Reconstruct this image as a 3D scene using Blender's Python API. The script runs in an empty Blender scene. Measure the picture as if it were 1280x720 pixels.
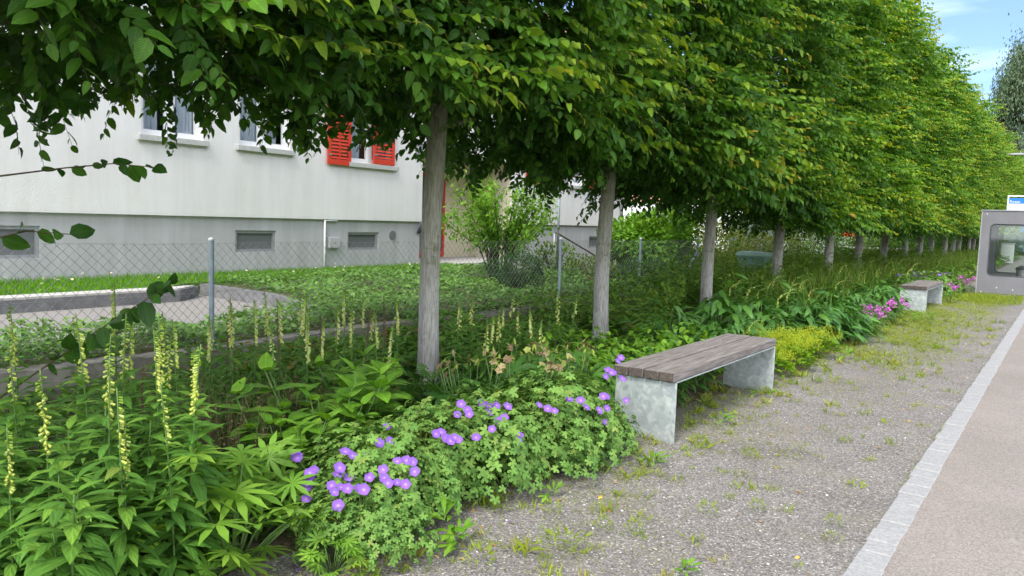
import bpy, bmesh, math, random
import numpy as np
from mathutils import Vector, Matrix

SC = bpy.context.scene
COL = SC.collection
R = math.radians
rng = np.random.default_rng(11)
random.seed(4)

# ------------------------------------------------------------------ camera
def rotcam(yaw_left, pitch_down, roll_cw):
    f = Vector((-math.sin(yaw_left)*math.cos(pitch_down), math.cos(yaw_left)*math.cos(pitch_down), -math.sin(pitch_down)))
    r = Vector((math.cos(yaw_left), math.sin(yaw_left), 0))
    u = r.cross(f)
    c, s = math.cos(roll_cw), math.sin(roll_cw)
    r2 = r*c - u*s
    u2 = r*s + u*c
    # picture turned clockwise: the camera itself turns anticlockwise
    r2 = r*c + u*s
    u2 = -r*s + u*c
    return Matrix((r2, u2, -f)).transposed()
cam_d = bpy.data.cameras.new('camera')
cam = bpy.data.objects.new('camera', cam_d)
COL.objects.link(cam)
cam_d.sensor_width = 36.0
cam_d.lens = 36.0*960/1280
cam_d.clip_end = 3000
cam_d.clip_start = 0.05
CM = rotcam(R(35.901), R(5.057), R(1.8))
cam.matrix_world = Matrix.Translation((0, 0, 1.5)) @ CM.to_4x4()
SC.camera = cam

def px_of(p):
    d = CM.transposed() @ (Vector(p) - Vector((0, 0, 1.5)))
    return d.x/max(-d.z, 1e-3)

# ------------------------------------------------------------------ world, sun, exposure
SUN = Vector((0.14, -0.80, 1.0)).normalized()
elev = math.asin(SUN.z)
azim = math.atan2(SUN.x, SUN.y)
W = bpy.data.worlds.new('World')
SC.world = W
W.use_nodes = True
nt = W.node_tree
nt.nodes.clear()
wo = nt.nodes.new('ShaderNodeOutputWorld')
bg = nt.nodes.new('ShaderNodeBackground')
sky = nt.nodes.new('ShaderNodeTexSky')
sky.sky_type = 'NISHITA'
sky.sun_disc = False
sky.sun_elevation = elev
sky.sun_rotation = azim
sky.air_density = 1.0
sky.dust_density = 0.8
sky.ozone_density = 2.5
tc = nt.nodes.new('ShaderNodeTexCoord')
mp = nt.nodes.new('ShaderNodeMapping')
mp.inputs['Scale'].default_value = (1.6, 2.2, 7.0)
cn = nt.nodes.new('ShaderNodeTexNoise')
cn.inputs['Scale'].default_value = 2.2
cn.inputs['Detail'].default_value = 7
cn.inputs['Roughness'].default_value = 0.6
cr = nt.nodes.new('ShaderNodeValToRGB')
cr.color_ramp.elements[0].position = 0.38
cr.color_ramp.elements[1].position = 0.72
cr.color_ramp.elements[0].color = (0.03, 0.03, 0.03, 1)
cr.color_ramp.elements[1].color = (0.85, 0.85, 0.85, 1)
mx = nt.nodes.new('ShaderNodeMix')
mx.data_type = 'RGBA'
mx.inputs[7].default_value = (14.0, 14.4, 15.0, 1)
nt.links.new(tc.outputs['Generated'], mp.inputs['Vector'])
nt.links.new(mp.outputs[0], cn.inputs['Vector'])
# unseen cloud added as fill light to the south and east, behind the viewer
dv = nt.nodes.new('ShaderNodeVectorMath'); dv.operation = 'DOT_PRODUCT'
dv.inputs[1].default_value = (.30, -.36, .0)
nt.links.new(tc.outputs['Generated'], dv.inputs[0])
ca = nt.nodes.new('ShaderNodeMath'); ca.operation = 'ADD'
nt.links.new(cn.outputs['Fac'], ca.inputs[0]); nt.links.new(dv.outputs['Value'], ca.inputs[1])
nt.links.new(ca.outputs[0], cr.inputs['Fac'])
mp2 = nt.nodes.new('ShaderNodeMapping')
mp2.inputs['Scale'].default_value = (2.4, 1.0, 12.0)
mp2.inputs['Rotation'].default_value = (.0, .25, .3)
cn2 = nt.nodes.new('ShaderNodeTexNoise')
cn2.inputs['Scale'].default_value = 1.9
cn2.inputs['Detail'].default_value = 9
cn2.inputs['Roughness'].default_value = .58
nt.links.new(tc.outputs['Generated'], mp2.inputs['Vector'])
nt.links.new(mp2.outputs[0], cn2.inputs['Vector'])
cr2 = nt.nodes.new('ShaderNodeMapRange')
cr2.inputs[1].default_value = .42; cr2.inputs[2].default_value = .72
cr2.inputs[3].default_value = 0; cr2.inputs[4].default_value = .22
nt.links.new(cn2.outputs['Fac'], cr2.inputs[0])
cmx = nt.nodes.new('ShaderNodeMath'); cmx.operation = 'MAXIMUM'
nt.links.new(cr.outputs['Color'], cmx.inputs[0]); nt.links.new(cr2.outputs[0], cmx.inputs[1])
nt.links.new(cmx.outputs[0], mx.inputs[0])
tn = nt.nodes.new('ShaderNodeMix'); tn.data_type = 'RGBA'; tn.blend_type = 'MULTIPLY'
tn.inputs[0].default_value = 1; tn.inputs[7].default_value = (.66, .78, .96, 1)
nt.links.new(sky.outputs['Color'], tn.inputs[6])
nt.links.new(tn.outputs[2], mx.inputs[6])
nt.links.new(mx.outputs[2], bg.inputs['Color'])
bg.inputs['Strength'].default_value = 0.08
nt.links.new(bg.outputs[0], wo.inputs['Surface'])

sl = bpy.data.lights.new('sun', 'SUN')
sl.energy = 1.5
sl.angle = R(22)
sl.color = (1.0, 0.95, 0.87)
so = bpy.data.objects.new('sun', sl)
COL.objects.link(so)
so.rotation_euler = SUN.to_track_quat('Z', 'Y').to_euler()
so.location = (5, -5, 20)
SC.view_settings.view_transform = 'Standard'
SC.view_settings.look = 'None'
SC.view_settings.exposure = 1.62
SC.view_settings.gamma = 1
SC.view_settings.use_curve_mapping = False
SC.cycles.max_bounces = 8
SC.cycles.diffuse_bounces = 4
SC.cycles.transmission_bounces = 6
SC.cycles.transparent_max_bounces = 12
SC.cycles.caustics_reflective = False
SC.cycles.caustics_refractive = False
SC.cycles.use_denoising = True

# ------------------------------------------------------------------ materials
def newmat(name):
    m = bpy.data.materials.new(name)
    m.use_nodes = True
    return m, m.node_tree, m.node_tree.nodes['Principled BSDF']
def ramp(nt, stops):
    r = nt.nodes.new('ShaderNodeValToRGB')
    e = r.color_ramp.elements
    while len(e) < len(stops):
        e.new(0.5)
    for el, (p, c) in zip(e, stops):
        el.position = p
        el.color = (*c, 1)
    return r
def noise(nt, scale, detail=5, rough=.55, coord='Object', vec=None):
    n = nt.nodes.new('ShaderNodeTexNoise')
    n.inputs['Scale'].default_value = scale
    n.inputs['Detail'].default_value = detail
    n.inputs['Roughness'].default_value = rough
    if vec is None:
        t = nt.nodes.new('ShaderNodeTexCoord')
        vec = t.outputs[coord]
    nt.links.new(vec, n.inputs['Vector'])
    return n
def mapped(nt, scale, coord='Object'):
    t = nt.nodes.new('ShaderNodeTexCoord')
    m = nt.nodes.new('ShaderNodeMapping')
    m.inputs['Scale'].default_value = scale
    nt.links.new(t.outputs[coord], m.inputs['Vector'])
    return m.outputs[0]
def bump(nt, b, h, strength=.3, dist=.01):
    n = nt.nodes.new('ShaderNodeBump')
    n.inputs['Strength'].default_value = strength
    n.inputs['Distance'].default_value = dist
    nt.links.new(h, n.inputs['Height'])
    nt.links.new(n.outputs[0], b.inputs['Normal'])
    return n
def mixc(nt, fac, a, b, mode='MIX'):
    m = nt.nodes.new('ShaderNodeMix')
    m.data_type = 'RGBA'
    m.blend_type = mode
    for s, v in ((0, fac), (6, a), (7, b)):
        if isinstance(v, (int, float)):
            m.inputs[s].default_value = v
        elif isinstance(v, tuple):
            m.inputs[s].default_value = (*v, 1)
        else:
            nt.links.new(v, m.inputs[s])
    return m.outputs[2]
def speckle(name, c1, c2, scale=8, rough=.8, bs=.2, bd=.004, bscale=None, metallic=0, spec=.3, stretch=None):
    m, nt, b = newmat(name)
    v = mapped(nt, stretch) if stretch else None
    n = noise(nt, scale, 6, .6, vec=v)
    r = ramp(nt, [(.3, c1), (.7, c2)])
    nt.links.new(n.outputs['Fac'], r.inputs[0])
    nt.links.new(r.outputs[0], b.inputs['Base Color'])
    b.inputs['Roughness'].default_value = rough
    b.inputs['Metallic'].default_value = metallic
    b.inputs['Specular IOR Level'].default_value = spec
    if bs:
        n2 = noise(nt, bscale or scale*4, 4, .6, vec=v)
        bump(nt, b, n2.outputs['Fac'], bs, bd)
    return m
def stained(m, amount=.12, scale=(1, 2.6, .22)):
    nt = m.node_tree; b = nt.nodes['Principled BSDF']
    src = b.inputs['Base Color'].links[0].from_socket
    n = noise(nt, 1.6, 8, .65, vec=mapped(nt, scale))
    k = 1-amount
    d = ramp(nt, [(.35, (k, k*.99, k*.97)), (.62, (1, 1, 1))])
    nt.links.new(n.outputs['Fac'], d.inputs[0])
    nt.links.new(mixc(nt, 1.0, src, d.outputs[0], 'MULTIPLY'), b.inputs['Base Color'])
def leafmat(name, stops, trans=.35, rough=.42, spec=.35, vein=True, tint=(1.25, 1.2, .6), nv=9):
    """colour by attribute lc: R = which leaf colour, G = across the blade, B = along it"""
    m, nt, b = newmat(name)
    a = nt.nodes.new('ShaderNodeAttribute')
    a.attribute_name = 'lc'
    s = nt.nodes.new('ShaderNodeSeparateColor')
    nt.links.new(a.outputs['Color'], s.inputs[0])
    r = ramp(nt, stops)
    nt.links.new(s.outputs[0], r.inputs[0])
    col = r.outputs[0]
    n = noise(nt, 9, 3)
    dk = ramp(nt, [(.3, (.72, .75, .7)), (.7, (1.2, 1.18, 1.1))])
    nt.links.new(n.outputs['Fac'], dk.inputs[0])
    col = mixc(nt, 1.0, col, dk.outputs[0], 'MULTIPLY')
    if vein:
        ab = nt.nodes.new('ShaderNodeMath'); ab.operation = 'ABSOLUTE'
        sub = nt.nodes.new('ShaderNodeMath'); sub.operation = 'SUBTRACT'
        nt.links.new(s.outputs[1], sub.inputs[0]); sub.inputs[1].default_value = .5
        nt.links.new(sub.outputs[0], ab.inputs[0])
        d = nt.nodes.new('ShaderNodeMath'); d.operation = 'SUBTRACT'
        nt.links.new(s.outputs[2], d.inputs[0]); nt.links.new(ab.outputs[0], d.inputs[1])
        w = nt.nodes.new('ShaderNodeMath'); w.operation = 'MULTIPLY'
        nt.links.new(d.outputs[0], w.inputs[0]); w.inputs[1].default_value = nv*6.283
        si = nt.nodes.new('ShaderNodeMath'); si.operation = 'SINE'
        nt.links.new(w.outputs[0], si.inputs[0])
        bump(nt, b, si.outputs[0], .35, .003)
        mid = ramp(nt, [(0.0, (1.35, 1.35, 1.2)), (.06, (1, 1, 1))])
        nt.links.new(ab.outputs[0], mid.inputs[0])
        col = mixc(nt, 1.0, col, mid.outputs[0], 'MULTIPLY')
    nt.links.new(col, b.inputs['Base Color'])
    b.inputs['Roughness'].default_value = rough
    b.inputs['Specular IOR Level'].default_value = spec
    t = nt.nodes.new('ShaderNodeBsdfTranslucent')
    nt.links.new(mixc(nt, 1.0, col, tint, 'MULTIPLY'), t.inputs['Color'])
    ms = nt.nodes.new('ShaderNodeMixShader')
    ms.inputs[0].default_value = trans
    o = nt.nodes['Material Output']
    nt.links.new(b.outputs[0], ms.inputs[1])
    nt.links.new(t.outputs[0], ms.inputs[2])
    nt.links.new(ms.outputs[0], o.inputs['Surface'])
    return m
def glassy(name, col, rough=.05, spec=.6):
    m, nt, b = newmat(name)
    b.inputs['Base Color'].default_value = (*col, 1)
    b.inputs['Roughness'].default_value = rough
    b.inputs['Specular IOR Level'].default_value = spec
    n = noise(nt, 1.3, 2)
    bump(nt, b, n.outputs['Fac'], .05, .01)
    return m
def clearglass(name):
    m, nt, b = newmat(name)
    o = nt.nodes['Material Output']
    t = nt.nodes.new('ShaderNodeBsdfTransparent')
    t.inputs[0].default_value = (.9, .93, .93, 1)
    g = nt.nodes.new('ShaderNodeBsdfGlossy')
    g.inputs['Roughness'].default_value = .03
    f = nt.nodes.new('ShaderNodeLayerWeight')
    p = nt.nodes.new('ShaderNodeMath'); p.operation = 'POWER'; p.inputs[1].default_value = 4
    nt.links.new(f.outputs['Facing'], p.inputs[0])
    q = nt.nodes.new('ShaderNodeMath'); q.operation = 'MULTIPLY_ADD'; q.inputs[1].default_value = .8; q.inputs[2].default_value = .05
    nt.links.new(p.outputs[0], q.inputs[0])
    ms = nt.nodes.new('ShaderNodeMixShader')
    nt.links.new(q.outputs[0], ms.inputs[0])
    nt.links.new(t.outputs[0], ms.inputs[1])
    nt.links.new(g.outputs[0], ms.inputs[2])
    nt.links.new(ms.outputs[0], o.inputs['Surface'])
    return m

M = {}
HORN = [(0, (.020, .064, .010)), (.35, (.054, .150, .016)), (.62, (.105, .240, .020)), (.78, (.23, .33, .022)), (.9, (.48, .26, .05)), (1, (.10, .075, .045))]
M['hornbeam'] = leafmat('hornbeam_leaf', HORN, .42, .45, .3, nv=8)
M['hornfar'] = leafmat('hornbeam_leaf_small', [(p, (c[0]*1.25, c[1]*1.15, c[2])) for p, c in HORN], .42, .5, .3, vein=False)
G1 = [(0, (.045, .115, .022)), (.5, (.085, .205, .032)), (.85, (.16, .30, .04)), (1, (.20, .13, .06))]
M['fox'] = leafmat('foxglove_leaf', G1, .38, .6, .2, nv=3)
M['geran'] = leafmat('cranesbill_leaf', [(0, (.06, .145, .035)), (.5, (.125, .255, .055)), (.9, (.21, .35, .08)), (1, (.24, .12, .05))], .3, .6, .2, vein=False)
M['broad'] = leafmat('broad_leaf', [(0, (.07, .19, .02)), (.5, (.13, .30, .025)), (1, (.22, .40, .04))], .35, .5, .3, nv=7)
M['lupin'] = leafmat('lupin_leaf', [(0, (.09, .22, .03)), (.5, (.17, .34, .04)), (1, (.30, .45, .06))], .35, .5, .3, vein=False)
M['dark'] = leafmat('dark_leaf', [(0, (.025, .08, .016)), (.5, (.055, .16, .028)), (1, (.11, .25, .04))], .3, .4, .4, nv=6)
M['meadow'] = leafmat('meadow_leaf', [(0, (.055, .135, .02)), (.5, (.12, .245, .032)), (.9, (.22, .33, .05)), (1, (.22, .13, .06))], .3, .6, .2, vein=False)
M['lime'] = leafmat('lime_leaf', [(0, (.10, .22, .015)), (.5, (.20, .34, .018)), (.8, (.36, .43, .03)), (1, (.46, .46, .04))], .3, .6, .2, vein=False)
M['ivy'] = leafmat('ivy_leaf', [(0, (.05, .13, .025)), (.5, (.11, .25, .04)), (1, (.20, .36, .07))], .3, .45, .35, vein=False)
M['grass'] = leafmat('grass_blade', [(0, (.08, .21, .015)), (.6, (.17, .37, .025)), (1, (.34, .42, .05))], .35, .6, .2, vein=False)
M['weed'] = leafmat('weed_blade', [(0, (.13, .22, .02)), (.6, (.27, .33, .035)), (1, (.38, .34, .10))], .35, .6, .2, vein=False)
M['dry'] = leafmat('dry_stalk', [(0, (.06, .12, .03)), (.4, (.11, .14, .045)), (.75, (.19, .14, .085)), (1, (.24, .16, .11))], .2, .8, .1, vein=False)
M['spirea'] = leafmat('spirea_leaf', [(0, (.06, .13, .02)), (.5, (.14, .22, .03)), (.85, (.25, .24, .06)), (1, (.34, .20, .10))], .3, .6, .2, vein=False)
M['birch'] = leafmat('birch_leaf', [(0, (.08, .13, .07)), (.5, (.14, .20, .12)), (1, (.21, .28, .18))], .3, .6, .2, vein=False)
M['bell'] = leafmat('bell_flower', [(0, (.50, .57, .11)), (.3, (.54, .60, .16)), (.5, (.64, .67, .34)), (.66, (.36, .48, .08)), (.9, (.16, .28, .03)), (1, (.16, .085, .05))], .3, .5, .2, vein=False, tint=(1, 1, .8))
M['petal'] = leafmat('purple_petal', [(0, (.24, .10, .53)), (.6, (.31, .15, .61)), (.85, (.42, .27, .66)), (1, (.58, .47, .70))], .3, .6, .15, vein=False, tint=(1, .9, 1))
M['pink'] = leafmat('pink_petal', [(0, (.52, .13, .52)), (1, (.70, .28, .66))], .3, .6, .15, vein=False, tint=(1, .9, 1))
M['helle'] = leafmat('hellebore_petal', [(0, (.32, .20, .14)), (.5, (.44, .34, .19)), (1, (.36, .44, .09))], .3, .6, .2, vein=False, tint=(1, .9, .7))
M['daisy'] = leafmat('small_flower', [(0, (.75, .75, .68)), (1, (.75, .48, .02))], .2, .6, .2, vein=False, tint=(1, 1, .9))
M['stem'] = speckle('green_stem', (.06, .13, .03), (.12, .2, .05), 30, .6, 0)
M['bark'] = None
M['twig'] = speckle('twig_bark', (.05, .04, .03), (.11, .085, .06), 20, .8, .4)

def bark():
    m, nt, b = newmat('hornbeam_bark')
    v = mapped(nt, (22, 22, 1.9))
    n = noise(nt, 4.0, 8, .65, vec=v)
    r = ramp(nt, [(.26, (.13, .125, .105)), (.42, (.29, .28, .255)), (.56, (.41, .40, .375)), (.75, (.50, .49, .465))])
    nt.links.new(n.outputs['Fac'], r.inputs[0])
    # greener grey higher up the stem, pale lime-washed foot
    t = nt.nodes.new('ShaderNodeTexCoord')
    sp = nt.nodes.new('ShaderNodeSeparateXYZ')
    nt.links.new(t.outputs['Object'], sp.inputs[0])
    n2 = noise(nt, 2.0, 4)
    ad = nt.nodes.new('ShaderNodeMath'); ad.operation = 'MULTIPLY_ADD'
    nt.links.new(n2.outputs['Fac'], ad.inputs[0]); ad.inputs[1].default_value = .9
    nt.links.new(sp.outputs[2], ad.inputs[2])
    zr = ramp(nt, [(.3, (1, 1, 1)), (1.0, (.60, .60, .47))])
    mr = nt.nodes.new('ShaderNodeMapRange')
    mr.inputs[1].default_value = .4; mr.inputs[2].default_value = 2.3
    nt.links.new(ad.outputs[0], mr.inputs[0])
    nt.links.new(mr.outputs[0], zr.inputs[0])
    nt.links.new(mixc(nt, 1.0, r.outputs[0], zr.outputs[0], 'MULTIPLY'), b.inputs['Base Color'])
    src = b.inputs['Base Color'].links[0].from_socket
    n5 = noise(nt, 6, 7, .7)
    pr = ramp(nt, [(.36, (.62, .64, .52)), (.46, (1, 1, 1)), (.62, (1, 1, 1)), (.72, (1.22, 1.22, 1.18))])
    nt.links.new(n5.outputs['Fac'], pr.inputs[0])
    nt.links.new(mixc(nt, 1.0, src, pr.outputs[0], 'MULTIPLY'), b.inputs['Base Color'])
    b.inputs['Roughness'].default_value = .9
    b.inputs['Specular IOR Level'].default_value = .15
    bump(nt, b, n.outputs['Fac'], .8, .014)
    return m
M['bark'] = bark()

def gravelmat():
    m, nt, b = newmat('gravel')
    t = nt.nodes.new('ShaderNodeTexCoord')
    vo = nt.nodes.new('ShaderNodeTexVoronoi')
    vo.inputs['Scale'].default_value = 120
    nt.links.new(t.outputs['Object'], vo.inputs['Vector'])
    sp = nt.nodes.new('ShaderNodeSeparateColor')
    nt.links.new(vo.outputs['Color'], sp.inputs[0])
    r = ramp(nt, [(0, (.105, .098, .093)), (.4, (.19, .177, .168)), (.8, (.258, .240, .228)), (.97, (.35, .33, .31)), (1, (.62, .60, .57))])
    nt.links.new(sp.outputs[0], r.inputs[0])
    n = noise(nt, 1.6, 6, .65)
    d = ramp(nt, [(.3, (.82, .80, .77)), (.7, (1.1, 1.09, 1.08))])
    nt.links.new(n.outputs['Fac'], d.inputs[0])
    c = mixc(nt, 1.0, r.outputs[0], d.outputs[0], 'MULTIPLY')
    # dusty fine sand between stones and mossy film in patches
    n3 = noise(nt, 2.3, 8, .7)
    mo = ramp(nt, [(.52, (0, 0, 0)), (.72, (.5, .5, .5))])
    nt.links.new(n3.outputs['Fac'], mo.inputs[0])
    c = mixc(nt, mo.outputs[0], c, (.23, .21, .13))
    nt.links.new(c, b.inputs['Base Color'])
    b.inputs['Roughness'].default_value = .95
    b.inputs['Specular IOR Level'].default_value = .15
    n4 = noise(nt, 220, 3)
    ad = nt.nodes.new('ShaderNodeMath')
    nt.links.new(vo.outputs['Distance'], ad.inputs[0]); nt.links.new(n4.outputs['Fac'], ad.inputs[1])
    bump(nt, b, ad.outputs[0], .8, .006)
    return m
M['gravel'] = gravelmat()
def pavemat():
    m, nt, b = newmat('pinkish_asphalt')
    t = nt.nodes.new('ShaderNodeTexCoord')
    vo = nt.nodes.new('ShaderNodeTexVoronoi')
    vo.inputs['Scale'].default_value = 160
    nt.links.new(t.outputs['Object'], vo.inputs['Vector'])
    sp = nt.nodes.new('ShaderNodeSeparateColor')
    nt.links.new(vo.outputs['Color'], sp.inputs[0])
    r = ramp(nt, [(0, (.18, .157, .141)), (.5, (.245, .217, .195)), (1, (.31, .278, .254))])
    nt.links.new(sp.outputs[0], r.inputs[0])
    n = noise(nt, .9, 5, .6)
    d = ramp(nt, [(.3, (.88, .87, .86)), (.7, (1.06, 1.05, 1.05))])
    nt.links.new(n.outputs['Fac'], d.inputs[0])
    nt.links.new(mixc(nt, 1.0, r.outputs[0], d.outputs[0], 'MULTIPLY'), b.inputs['Base Color'])
    b.inputs['Roughness'].default_value = .9
    b.inputs['Specular IOR Level'].default_value = .2
    bump(nt, b, vo.outputs['Distance'], .5, .003)
    return m
M['pave'] = pavemat()
M['granite'] = speckle('granite_sett', (.22, .22, .222), (.345, .34, .335), 60, .85, .5, .004, 150)
M['soil'] = speckle('bed_soil', (.055, .040, .028), (.15, .115, .08), 14, .95, .8, .02, 60)
M['earth'] = speckle('garden_earth', (.07, .075, .035), (.14, .14, .06), 5, .95, .6, .02, 60)
M['meadowground'] = speckle('meadow_ground', (.05, .10, .02), (.12, .19, .04), 1.5, .95, .5, .03, 30)
M['turf'] = speckle('lawn_turf', (.06, .15, .015), (.12, .25, .025), 6, .95, .5, .02, 80)
M['asphalt'] = speckle('road_asphalt', (.045, .045, .047), (.07, .07, .07), 40, .9, .4, .004, 200)
M['gardenpath'] = speckle('garden_path', (.20, .187, .175), (.28, .262, .245), 25, .9, .3, .004, 150)
M['concrete'] = speckle('old_concrete', (.12, .11, .095), (.30, .28, .24), 5, .95, .6, .01, 50)
M['darkconcrete'] = speckle('dark_concrete', (.12, .12, .125), (.20, .20, .205), 6, .9, .3, .005, 50)
M['palestone'] = speckle('pale_kerb_stone', (.40, .385, .36), (.52, .50, .47), 8, .9, .3, .004, 60)
M['render'] = speckle('white_roughcast', (.74, .72, .715), (.80, .785, .78), 1.2, .9, .55, .012, 38, spec=.2)
M['plinth'] = speckle('grey_plinth_render', (.42, .42, .435), (.47, .47, .485), 2.0, .9, .3, .005, 60)
stained(M['render'], .07)
stained(M['plinth'], .16)
M['cream'] = speckle('cream_render', (.62, .56, .43), (.68, .62, .49), 1.5, .9, .3, .005, 60)
M['sill'] = speckle('stone_sill', (.42, .42, .40), (.52, .52, .50), 12, .8, .2)
M['red'] = speckle('red_paint', (.55, .045, .022), (.64, .065, .032), 10, .5, .1)
M['white'] = speckle('white_paint', (.74, .74, .74), (.80, .80, .80), 8, .5, .05)
M['pane'] = glassy('window_pane', (.10, .13, .17), .04, .9)
M['greypane'] = glassy('basement_pane', (.15, .155, .165), .35, .5)
M['curtain'] = speckle('lace_curtain', (.50, .52, .62), (.68, .70, .78), 4, .9, .4, .03, 14, stretch=(1, 6, .3))
M['greymetal'] = speckle('grey_metal', (.30, .31, .33), (.38, .39, .41), 12, .5, .1, metallic=.4)
M['galv'] = None
M['wire'] = speckle('galvanised_wire', (.30, .30, .30), (.42, .42, .41), 30, .55, 0, metallic=.5)
M['post'] = speckle('blue_grey_post', (.20, .25, .29), (.32, .37, .40), 9, .5, .1, metallic=.4)
M['roof'] = speckle('brown_roof_tile', (.16, .08, .05), (.26, .13, .09), 8, .9, .5)
M['shelter'] = speckle('grey_shelter_paint', (.150, .150, .163), (.185, .185, .20), 3, .45, .08)
M['shelterin'] = speckle('dark_seal', (.05, .052, .06), (.075, .078, .085), 5, .5, .05)
M['clear'] = clearglass('clear_pane')
M['signblue'] = speckle('sign_blue', (.02, .17, .58), (.03, .20, .62), 5, .4, 0)
M['signwhite'] = speckle('sign_white', (.74, .76, .78), (.80, .81, .83), 5, .4, 0)
M['signtext'] = speckle('sign_grey_ink', (.30, .30, .32), (.36, .36, .38), 5, .5, 0)
M['bin'] = speckle('green_plastic', (.10, .19, .14), (.14, .24, .18), 6, .5, .05)
M['binlid'] = speckle('pale_green_plastic', (.22, .36, .27), (.28, .42, .33), 6, .5, .05)
M['black'] = speckle('black_rubber', (.02, .02, .02), (.035, .035, .035), 20, .7, 0)
M['pinkwall'] = speckle('pink_render', (.62, .33, .26), (.70, .39, .32), 2, .9, .2)
M['carpaint'] = speckle('blue_car_paint', (.09, .13, .24), (.11, .15, .27), 3, .25, 0, spec=.6)
M['orange'] = speckle('orange_tile', (.55, .17, .08), (.66, .22, .11), 6, .8, .2)
M['yellow'] = speckle('yellow_plastic', (.70, .52, .03), (.76, .58, .05), 6, .5, 0)
M['deadleaf'] = leafmat('dead_leaf', [(0, (.30, .16, .07)), (.6, (.45, .27, .12)), (1, (.55, .40, .06))], .15, .8, .1, vein=False)
M['pebble'] = speckle('pale_pebble', (.45, .44, .43), (.75, .74, .72), 40, .8, .2)

def galv():
    m, nt, b = newmat('galvanised_plate')
    vo = nt.nodes.new('ShaderNodeTexVoronoi')
    vo.inputs['Scale'].default_value = 34
    n = noise(nt, 7, 3)
    t = nt.nodes.new('ShaderNodeTexCoord')
    nt.links.new(mixc(nt, .06, t.outputs['Object'], n.outputs['Color']), vo.inputs['Vector'])
    s = nt.nodes.new('ShaderNodeSeparateColor')
    nt.links.new(vo.outputs['Color'], s.inputs[0])
    r = ramp(nt, [(0, (.36, .40, .41)), (.5, (.44, .48, .49)), (1, (.54, .58, .58))])
    nt.links.new(s.outputs[0], r.inputs[0])
    n2 = noise(nt, 2.2, 7, .7)
    d = ramp(nt, [(.3, (.78, .80, .80)), (.68, (1.08, 1.08, 1.06))])
    nt.links.new(n2.outputs['Fac'], d.inputs[0])
    nt.links.new(mixc(nt, 1.0, r.outputs[0], d.outputs[0], 'MULTIPLY'), b.inputs['Base Color'])
    b.inputs['Metallic'].default_value = .35
    rr = ramp(nt, [(0, (.38,)*3), (1, (.6,)*3)])
    nt.links.new(s.outputs[1], rr.inputs[0])
    nt.links.new(rr.outputs[0], b.inputs['Roughness'])
    return m
M['galv'] = galv()
def oldwood():
    m, nt, b = newmat('weathered_plank')
    v = mapped(nt, (26, 1.0, 26))
    n = noise(nt, 3.2, 8, .7, vec=v)
    r = ramp(nt, [(.28, (.070, .058, .052)), (.46, (.155, .135, .122)), (.62, (.255, .235, .218)), (.80, (.38, .36, .335))])
    nt.links.new(n.outputs['Fac'], r.inputs[0])
    n2 = noise(nt, 3.5, 6, .7)
    d = ramp(nt, [(.55, (0, 0, 0)), (.75, (.6, .6, .6))])
    nt.links.new(n2.outputs['Fac'], d.inputs[0])
    # pale lichen along the back plank
    t = nt.nodes.new('ShaderNodeTexCoord')
    sp = nt.nodes.new('ShaderNodeSeparateXYZ')
    nt.links.new(t.outputs['Object'], sp.inputs[0])
    e = nt.nodes.new('ShaderNodeMapRange')
    e.inputs[1].default_value = -.08; e.inputs[2].default_value = -.23
    nt.links.new(sp.outputs[0], e.inputs[0])
    mu = nt.nodes.new('ShaderNodeMath'); mu.operation = 'MULTIPLY'
    nt.links.new(d.outputs[0], mu.inputs[0]); nt.links.new(e.outputs[0], mu.inputs[1])
    nt.links.new(mixc(nt, mu.outputs[0], r.outputs[0], (.42, .40, .28)), b.inputs['Base Color'])
    b.inputs['Roughness'].default_value = .85
    b.inputs['Specular IOR Level'].default_value = .2
    bump(nt, b, n.outputs['Fac'], .5, .006)
    return m
M['wood'] = oldwood()
M['endgrain'] = speckle('plank_end_grain', (.045, .035, .03), (.12, .10, .085), 40, .9, .5, .003, 90)

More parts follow.
